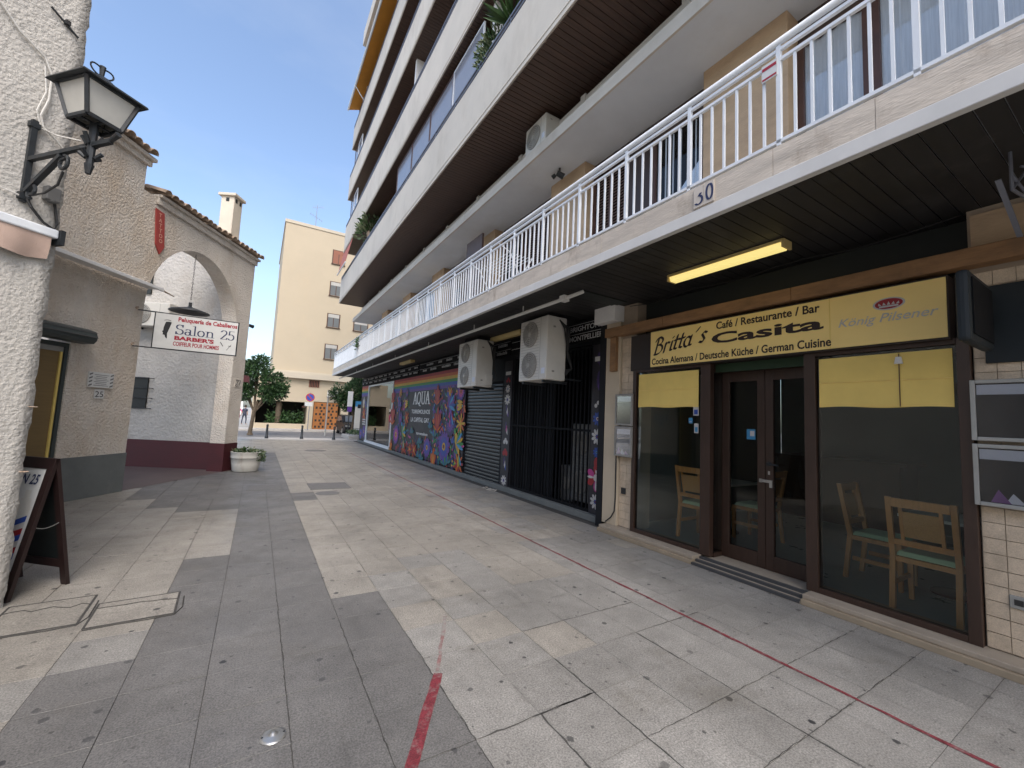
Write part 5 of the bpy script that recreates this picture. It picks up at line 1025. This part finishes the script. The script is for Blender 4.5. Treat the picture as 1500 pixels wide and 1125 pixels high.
MB().box(4.868, 4.8735, 5.1, 5.3, 2.66, 2.74).build('sticker', 'panel_white', CF); MB().box(4.868, 4.8735, 8.08, 8.3, 2.62, 2.70).build('sticker', 'panel_white', CF)
# glazed bay and last printed pier
gw = MB().box(4.84, 4.92, 17.65, 17.75, .1, 3.0).box(4.84, 4.92, 22.25, 22.35, .1, 3.0).box(4.841, 4.919, 17.75, 22.25, 2.93, 3.0).box(4.80, 4.93, 17.65, 22.35, .10, .2).build('glazed_bay', 'white_metal', CF); MB().box(4.875, 4.882, 17.75, 22.25, .2, 2.93).build('pane', 'glass', gw)
gb = MB()
for k in range(8): gb.box(4.95, 4.965, 17.9+k*.58, 17.92+k*.58, .2, 2.93)
for zz in (1.0, 2.5): gb.box(4.966, 4.98, 17.75, 22.25, zz, zz+.02)
gb.build('grille', 'ac_grey', gw)
MB().box(6.5, 6.6, 17, 23.5, 0, 3.3).box(5.19, 6.5, 17.0, 17.1, 0, 3.3).box(5.19, 6.5, 23.4, 23.5, 0, 3.3).box(5.0, 6.6, 17, 23.5, -.02, .06).build('bay_room', 'maroon', CF)
MB().prism([(5.2, 18.6, .1), (5.2, 21.6, .1), (5.2, 20.3, 1.5), (5.2, 19.2, 1.45)], (.05, 0, 0)).build('leaning_sheet', 'ac_grille', CF)
MB().box(XM, 4.899, 22.4, 23.95, .14, 3.02).build('pier_board', 'c_dark', CF); p = Print(XM-.001)
for k, c in enumerate(('red', 'orange', 'yellow', 'green', 'blue', 'purple')): p.poly([(22.41, 3.01-k*.092), (23.94, 3.01-k*.092), (23.94, 2.918-k*.092), (22.41, 2.918-k*.092)], c)
p.burst(23.1, 1.5, .45, 'orange', 'red'); p.daisy(22.8, .6, .35, 'purple', 'blue', 'yellow'); p.tulip(23.3, 2.1, .6, 'white', 'yellow'); p.daisy(23.5, .45, .3, 'blue', 'purple', 'orange'); p.bird(22.8, 1.9, .3, 'purple', 'blue', 'green')
for k in range(3): p.poly([(22.6, .95+k*.12), (23.3, .95+k*.12), (23.3, 1.02+k*.12), (22.6, 1.02+k*.12)], 'white')
p.build('pier_print', CF)
# name boards along the top
def name_board(y0, y1, z0, z1, s, label, x=4.78, wd=None):
    t = thing('name_board', label, 'sign'); MB().box(x, x+.03, y0, y1, z0, z1).build('board', 'black_metal', t); MB().box(x+.03, 4.9, y0+.1, y0+.14, z0+.03, z1-.03).build('bracket', 'white_metal', t)
    if s:
        w0, h = (wd or (y1-y0)*.82), (z1-z0)*.55; text(s, 'ink_dull', (x-.0005, y0+w0+.06, z0+(z1-z0)*.22), FX, FU, h, w0, t, 'lettering', .02)
    MB().box(x-.001, x, y0, y1, z1-.012, z1-.004).build('edge_line', 'ink_dull', t)
    return t
name_board(5.06, 6.0, 3.19, 3.36, 'BRIGHTON', 'black board lettered BRIGHTON above the gate'); name_board(4.95, 6.0, 3.01, 3.18, 'MONTPELLIER', 'black board lettered MONTPELLIER above the gate', 4.76)
def worn_board(y0, y1, z0, z1, label, seed):
    t = name_board(y0, y1, z0, z1, None, label); r = random.Random(seed); m_ = MB(); y = y0+.15
    while y < y1-.3:
        l = r.uniform(.25, .7)
        yy = y
        while yy < min(y+l, y1-.1): m_.box(4.7785, 4.7795, yy, yy+r.uniform(.02, .035), z0+.045, z0+.045+r.uniform(.055, .075)); yy += .05
        y += l+r.uniform(.2, .5)
    tag(m_.build('faded_lettering', 'ink_dull', t), kind='stuff')
for k, (a, b) in enumerate(((8.0, 10.3), (10.5, 14.2), (14.3, 18.4), (18.5, 23.7))):
    for q, (z0, z1) in enumerate(((3.05, 3.20), (3.23, 3.38))): worn_board(a, b, z0, z1, ('lower' if q == 0 else 'upper')+' black board of faded names '+('over the roller shutter', 'over the near half of the mural', 'over the far half of the mural', 'over the glazed bay')[k], 40+k*2+q)
name_board(6.9, 7.95, 3.19, 3.33, 'COSTA', 'black board lettered COSTA half hidden by the larger hanging air conditioner', wd=.5); name_board(6.9, 7.95, 3.03, 3.17, 'MEX', 'black board lettered MEX half hidden by the larger hanging air conditioner', wd=.4)
# hanging air conditioners on the club front
u1 = ac_unit('air_conditioner', 'large white two fan air conditioner hung by the name boards', (4.05, 6.02, 2.30), R_(-90), .84, 1.10, .42, 2); u2 = ac_unit('air_conditioner', 'smaller looking white air conditioner hung beside the mural', (4.05, 8.72, 2.30), R_(-90), .98, 1.06, .42, 2)
for u, L_ in ((u1, .84), (u2, .98)):
    for s in (-.38, .38): MB().bar((s*L_, .1, 1.10), (s*L_, .1, 1.148), .03, .03, (0, 1, 0)).bar((s*L_, .42, .05), (s*L_, .86, .05), .03, .03).build('hanger', 'iron', u)
    cb = MB()
    for k in range(4): cb.tube([(L_*.5+.01, .25+.03*k, 1.05-.02*k), (L_*.5+.05+.015*k, .33+.03*k, .9), (L_*.5+.03, .42, .55-.04*k), (L_*.5+.07, .50, .22), (L_*.5+.02, .40, .1+.03*k)], .013)
    cb.build('hoses', 'cable_black', u)
MB().box(.50, .53, .25, .40, .05, .28).build('service_cap', 'ac', u2)

# ================================================================== across the end of the street
YB = thing('yellow_building', 'tall plain yellow rendered block with small windows at the street end', 'building', (0, 38, 0))
MB().box(.7, 30, 0, 12, 4.55, 16.9).build('upper_wall', 'yellow_wall', YB); MB().box(.62, 30.1, -.06, 12, 16.9, 17.15).build('coping', 'yellow_trim', YB); MB().box(.55, 30, -.6, 0, 4.1, 4.55).box(.55, 30, -.12, -.001, 4.551, 4.7).build('ledge', 'yellow_trim', YB)
lw = MB().box(-.4, -.12, -.2, 6, 0, 3.0).box(-.12, 3.45, -.2, .1, 0, .42).box(-.12, 3.45, -.2, 6, 2.2, 4.1).box(3.45, 3.9, -.2, 6, 0, 4.1).box(3.9, 5.85, -.2, 6, 2.3, 4.1).box(6.05, 6.65, -.2, 6, 0, 2.4).box(5.85, 30, -.2, 6, 2.4, 4.1).box(8.5, 30, -.2, 6, 0, 2.4)
lw.build('ground_floor_wall', 'yellow_wall', YB); MB().box(-.2, 9, 3.5, 3.6, 0, 4).build('dark_interior', 'dark_hole', YB); MB().box(-.4, 1, 6, 12, 0, 4.5).build('side_wall', 'yellow_wall', YB)
def far_win(x0, x1, z0, z1, fill):
    f = MB().box(x0-.08, x0, -.03, .02, z0-.05, z1+.05).box(x1, x1+.08, -.03, .02, z0-.05, z1+.05).box(x0, x1, -.03, .02, z1, z1+.05).box(x0-.12, x1+.12, -.10, .02, z0-.1, z0-.051).build('window', 'brown_frame', YB)
    MB().box(x0, x1, -.012, -.004, z0, z1).build('pane', fill, f); MB().box((x0+x1)/2-.03, (x0+x1)/2+.03, -.022, -.013, z0, z1).build('mullion', 'brown_frame', f)
    MB().box(x0, x1, -.024, -.0225, z1-.3, z1).build('blind_head', 'ac_grille' if fill != 'roller' else 'roller', f)
for z0, z1, fl in ((14.3, 15.45, 'roller'), (11.5, 12.65, 'far_glass'), (8.75, 9.85, 'far_glass'), (6.0, 7.2, 'far_glass')): far_win(4.45, 5.33, z0, z1, fl)
far_win(6.6, 7.7, 8.75, 9.6, 'far_glass')
bw = MB().box(3.42, 4.21, -.215, -.201, 3.48, 4.02).build('barred_window', 'dark_hole', YB); bb = MB()
for k in range(7): bb.box(3.44+k*.12, 3.49+k*.12, -.24, -.22, 3.44, 4.06)
bb.build('bars', 'roller', bw)
gd = thing('lattice_door', 'orange timber double door pierced with square holes', 'door', (0, 37.9, 0)); MB().box(3.95, 5.80, -.1, -.04, 0, 2.25).build('leaves', 'orange_wood', gd); hm = MB()
for r in range(8):
    for c in range(6):
        if (c+r) % 2 == 0 or c in (1, 4): x = 4.08+c*.29+(.1 if r % 2 else 0); hm.box(x, x+.15, -.106, -.1005, .15+r*.26, .33+r*.26)
hm.build('holes', 'dark_hole', gd); MB().box(4.865, 4.885, -.108, -.1, 0, 2.25).build('meeting_stile', 'brown_frame', gd)
an = thing('tv_antenna', 'thin roof television antenna on the yellow building', 'antenna', (2.9, 38.5, 17.15)); MB().cyl((0, 0, 0), (0, 0, 2.1), .03, .02, 6).build('mast', 'rail_grey', an)
MB().bar((-.5, 0, 1.2), (.5, 0, .75), .02, .02).bar((-.35, 0, 1.75), (.55, 0, 2.0), .02, .02).build('boom', 'rail_grey', an); em = MB()
for k in range(6): em.bar((-.45+.18*k, -.25, 1.18-.08*k), (-.45+.18*k, .25, 1.18-.08*k), .014, .014); em.bar((-.3+.15*k, -.1, 1.77+.04*k), (-.3+.15*k, .02, 1.97+.04*k), .014, .014)
em.build('elements', 'rail_grey', an)
ac_unit('air_conditioner', 'small air conditioner on the yellow wall right of the barred window', (5.25, 37.45, 2.75), 0, .8, .55, .3)
sp_ = thing('shrub', 'green shrubs filling the dark ground floor opening of the yellow building', 'shrub', (1.7, 38.4, 0))
def sf_(r): return (r.uniform(-1.0, 1.5), r.uniform(-.15, .5), .4+abs(r.gauss(0, .45))), (r.uniform(-1, 1), r.uniform(-1, .2), r.uniform(-.2, 1))
leaves(900, sf_, .28, 51, ['leaf2', 'leaf'], 'foliage', sp_); MB().cyl((-.3, 0, 0), (-.25, 0, 2.1), .25, .2, 10).cyl((.8, .2, 0), (.8, .2, .8), .05, .03).build('stem', 'bark', sp_)
# orange trees
def tree(label, loc, lobes, trunk_h, seed, n, size=.17):
    t = thing('orange_tree', label, 'tree', loc); r0 = random.Random(seed)
    tm = MB().tube([(0, 0, -.05), (.04, .02, trunk_h*.4), (.10, .0, trunk_h*.8), (.2, .05, trunk_h*1.15)], .10, 8); tm.lathe([(.17, -.05), (.11, .12), (.10, .4)], n=10)
    for (cx_, cy_, cz_, rr) in lobes: tm.tube([(.10, 0, trunk_h*.75), ((cx_+.1)/2, cy_/2, (trunk_h*.75+cz_)/2+.1), (cx_, cy_, cz_)], .045, 6)
    tm.build('trunk', 'bark', t)
    clumps = []
    for (cx_, cy_, cz_, rr) in lobes:
        for k in range(26):
            v = Vector((r0.gauss(0, 1), r0.gauss(0, 1), r0.gauss(0, .8))).normalized()*rr*r0.uniform(.55, 1.05); clumps.append((Vector((cx_, cy_, cz_))+v, r0.uniform(.14, .34), v))
    def fn(r):
        c, s, v = r.choice(clumps); d = Vector((r.gauss(0, 1), r.gauss(0, 1), r.gauss(0, 1))).normalized()*s*r.random()**.4
        return c+d, v.normalized()*.6+d.normalized()*.6+Vector((r.uniform(-.5, .5), r.uniform(-.5, .5), r.uniform(-.6, .5)))
    leaves(n, fn, size, seed+1, ['leaf', 'leaf', 'leaf2'], 'crown', t)
tree('dark leafy street tree with bent trunk behind the arch pillar', (-.27, 29.1, 0), [(.0, 0, 3.5, .8), (.95, .1, 3.2, .65), (-.7, 0, 3.5, .7), (.8, -.1, 2.5, .5), (.1, .2, 4.1, .55), (1.25, 0, 2.7, .35), (-.6, 0, 2.6, .5)], 1.7, 61, 9000)
tree('dark rounded tree beside the club end pier', (5.7, 30.6, 0), [(0, 0, 3.0, .85), (-.9, 0, 2.9, .6), (.9, 0, 3.0, .7), (-.3, -.1, 2.2, .5), (.4, 0, 3.7, .6)], 1.6, 63, 7000)
# bollards
bo = thing('bollard', 'dark iron bollard beside the trunk of the bent street tree', 'bollard', (.52, 25.5, 0), group='bollards across the street end')
MB().lathe([(0, .74), (.035, .74), (.055, .71), (.058, .66), (.05, .645), (.05, .62), (.056, .61), (.05, .595), (.062, .14), (.085, .11), (.085, 0)], n=16).build('post', 'iron', bo, True); MB().lathe([(.11, .012), (.11, 0)], n=16).lathe([(0, .012), (.11, .012)], n=16).build('base_plate', 'iron', bo)
for x, y, lb in ((2.17, 25.4, 'middle dark iron bollard of the three across the street end'), (3.76, 25.1, 'dark iron bollard in front of the slim grey pole and the club end pier')): c = copy_tree(bo); c.location = (x, y, 0); c['label'] = lb
# signs at the far kerb
ns = thing('no_parking_sign', 'round blue and red no parking sign over a white plate', 'sign', (3.40, 35.6, .03)); MB().cyl((0, .03, 0), (0, .03, 2.9), .03).build('pole', 'rail_grey', ns)
dm = MB(); 
def dsk(r, y, m): dm.poly([(r*math.cos(a*math.pi/12), y, 2.53+r*math.sin(a*math.pi/12)) for a in range(24)], m)
dsk(.32, -.01, 0); dsk(.25, -.014, 1); dm.bar((-.18, -.017, 2.71), (.18, -.017, 2.35), .07, .004, (0, 1, 0), 0); dm.build('disc', ['red_sign', 'blue_sign'], ns); MB().box(-.35, .2, -.02, .0, 1.85, 2.15).build('plate', 'panel_white', ns); MB().box(-.5, -.3, -.01, .01, 1.72, 1.85).build('tab', 'brown_frame', ns)
tp = thing('sign_post', 'slim white and violet sign on a dark post near the parked car', 'sign', (5.2, 29.2, 0)); MB().box(-.03, .03, -.03, .03, 0, 1.6).build('post', 'iron', tp); MB().box(-.16, .16, -.02, .02, 1.95, 2.95).build('panel', 'panel_white', tp); MB().box(-.14, .14, -.02, .02, 1.6, 1.94).build('lower_panel', 'c_purple', tp)
tt = thing('info_totem', 'pale blue topped information totem beside the club pier', 'sign', (5.62, 28.2, 0)); MB().box(-.24, .24, -.06, .06, .55, 1.95).build('panel', 'ac', tt); MB().box(-.24, .24, -.061, .061, 1.951, 2.3).build('head', 'c_sky', tt); MB().box(-.12, .08, -.066, -.0615, 1.85, 2.1).build('pictogram', 'ink_black', tt)
for s in (-.18, .18): MB().box(s-.03, s+.03, -.03, .03, 0, .55).build('leg', 'ac_grille', tt)
sp2 = thing('stone_planter', 'low stone planter kerb with dry plants at the building corner', 'planter', (5.15, 26.6, 0)); MB().box(-.55, .6, -1.2, 1.2, 0, .22).build('kerb', 'kerb', sp2, bevel=.03)
leaves(220, lambda r: ((r.uniform(-.4, .5), r.uniform(-1, 1), .22+r.random()*.2), (r.uniform(-1, 1), r.uniform(-1, 1), 1)), .16, 71, ['leaf_grey', 'leaf', 'leaf2'], 'plants', sp2)
lp = thing('lamp_post', 'slim grey pole standing by the third bollard', 'pole', (4.0, 30.5, -.09)); MB().cyl((0, 0, 0), (0, 0, 2.6), .05, .04, 10).lathe([(0, 2.68), (.09, 2.66), (.09, 2.58), (.03, 2.55)], n=12).build('pole', 'alu', lp)
# parked car, seen from the front
cr = thing('parked_car', 'black parked car half hidden behind the information totem', 'car', (6.15, 31.2, -.09))
prof = [(0, .28), (.02, .62), (.15, .78), (.9, .92), (1.55, 1.38), (2.1, 1.46), (3.2, 1.42), (3.75, 1.0), (3.9, .9), (3.92, .3), (3.4, .22), (.4, .22)]
bd = MB(); secs = [(-.86, .94), (-.82, 1.0), (.82, 1.0), (.86, .94)]
bd.prism([(-.82, y, z) for y, z in prof], (1.64, 0, 0)); o = bd.build('body', 'car', cr, bevel=.07)
MB().prism([(-.66, .90, .935), (.66, .90, .935), (.58, 1.50, 1.36), (-.58, 1.50, 1.36)], (0, -.02, .02)).build('windscreen', 'far_glass', cr)
for s in (-1, 1):
    MB().prism([(s*.823, 1.1, .95), (s*.823, 3.3, .95), (s*.823, 3.1, 1.32), (s*.823, 1.62, 1.32)], (s*.006, 0, 0)).build('side_window', 'far_glass', cr)
    MB().box(s*.62-.14, s*.62+.14, -.012, .05, .60, .72).build('headlight', 'steel', cr, bevel=.02); MB().box(s*.92-.07, s*.92+.07, 1.1, 1.2, .92, 1.04).build('mirror', 'car', cr, bevel=.02)
    for y in (.75, 3.15):
        wh = MB().cyl((s*.66, y, .31), (s*.85, y, .31), .31, n=20).build('wheel', 'rubber', cr); MB().cyl((s*.852, y, .31), (s*.862, y, .31), .19, n=14).build('rim', 'steel', wh)
MB().box(-.45, .45, -.02, .02, .34, .5).build('grille', 'rubber', cr); MB().box(-.26, .26, -.03, -.021, .40, .50).build('number_plate', 'panel_white', cr)
# maroon parasol edge behind the pillar, wall light
mp_ = thing('maroon_awning', 'dark maroon awning edge showing past the arch pillar', 'awning', (-.6, 22, 0)); MB().prism([(-2.2, 0, 3.35), (.15, 0, 2.95), (.15, 2.2, 2.95), (-2.2, 2.2, 3.35)], (0, 0, .03)).build('canopy', 'maroon', mp_); MB().box(-2.2, .16, -.02, .0, 2.7, 2.95).box(.14, .16, 0, 2.2, 2.7, 2.95).build('valance', 'maroon', mp_); MB().cyl((-1.6, 1, 0), (-1.6, 1, 3.2), .04).build('pole', 'iron', mp_)
wlamp = thing('wall_lamp', 'small dark wall lamp sticking out from the arch pillar end', 'lamp', wpos(3.2, .2, 3.75)); MB().cyl((0, 0, 0), (.18, .12, .03), .012).cyl((.1, .07, .03), (.26, .17, 0), .03, .05).build('arm', 'iron', wlamp)
# people on the promenade
def person(loc, label, top, legs, rz, seed, stride):
    t = thing('person', label, 'person', loc, rz)
    J = dict(pel=(0, 0, .95), ch=(0, .02, 1.28), nk=(0, .03, 1.45), hd=(0, .06, 1.6), ht=(0, .05, 1.72))
    V = [J['pel'], J['ch'], J['nk'], J['hd'], J['ht']]; Rr = [.15, .16, .055, .09, .06]; E_ = [(0, 1), (1, 2), (2, 3), (3, 4)]
    for s in (-1, 1):
        b = len(V); V += [(s*.10, 0, .88), (s*.11, s*stride, .48), (s*.11, s*stride*1.2-.05, .08), (s*.12, s*stride*1.2+.12, .03)]; Rr += [.10, .065, .045, .04]; E_ += [(0, b), (b, b+1), (b+1, b+2), (b+2, b+3)]
        b = len(V); V += [(s*.19, .02, 1.38), (s*.25, -s*.06, 1.12), (s*.24, .10-s*.1, .90), (s*.24, .14-s*.1, .82)]; Rr += [.06, .045, .035, .035]; E_ += [(1, b), (b, b+1), (b+1, b+2), (b+2, b+3)]
    me = bpy.data.meshes.new('body'); me.from_pydata(V, E_, []); o = bpy.data.objects.new('body', me); COL.objects.link(o); sk = o.modifiers.new('skin', 'SKIN'); o.modifiers.new('sub', 'SUBSURF').levels = 1
    for i, r in enumerate(Rr): me.skin_vertices[0].data[i].radius = (r, r*.8)
    me.skin_vertices[0].data[0].use_root = True
    bpy.context.view_layer.update(); m2 = bpy.data.meshes.new_from_object(o.evaluated_get(bpy.context.evaluated_depsgraph_get())); bpy.data.objects.remove(o)
    m2.materials.clear()
    for k in ('skin', top, legs): m2.materials.append(M[k])
    for p in m2.polygons:
        c = p.center; p.use_smooth = True; p.material_index = 0 if c.z > 1.45 or (abs(c.x) > .2 and c.z < 1.15) else (1 if c.z > .92 else (2 if c.z > .1 else 0))
    ob = obj('body', m2, t); MB().lathe([(0, 1.76), (.07, 1.74), (.105, 1.66), (.095, 1.55)], c=(0, .03), n=12).build('hair', 'hair', t, True)
person((-1.35, 41, .03), 'person in a bright pink top walking far off past the pillar', 'pink', 'pink', .3, 1, .14); person((-.95, 44, .03), 'person in dark clothes beside the tree trunk far off', 'navy', 'navy', -.5, 2, .1)
sw2 = thing('far_wall', 'long low white wall closing the view far beyond the tree', 'wall', (0, 0, 0)); MB().box(-60, -2.5, 95, 95.4, 0, 2.6).build('wall', 'white', sw2)
# white house behind the camera, mirrored in the shop windows
WH = thing('white_house', 'plain white house facing the restaurant, seen only mirrored in the glass', 'building')
MB().box(-9, -4.2, -14, .3, 0, 6.5).build('wall', 'chimney', WH)
for y in (-11, -8.2, -5.4, -2.6): 
    w_ = MB().box(-4.2, -4.15, y, y+1.1, .9, 2.3).build('window', 'brown_frame', WH); MB().box(-4.149, -4.14, y+.08, y+1.02, .98, 2.22).build('pane', 'far_glass', w_)
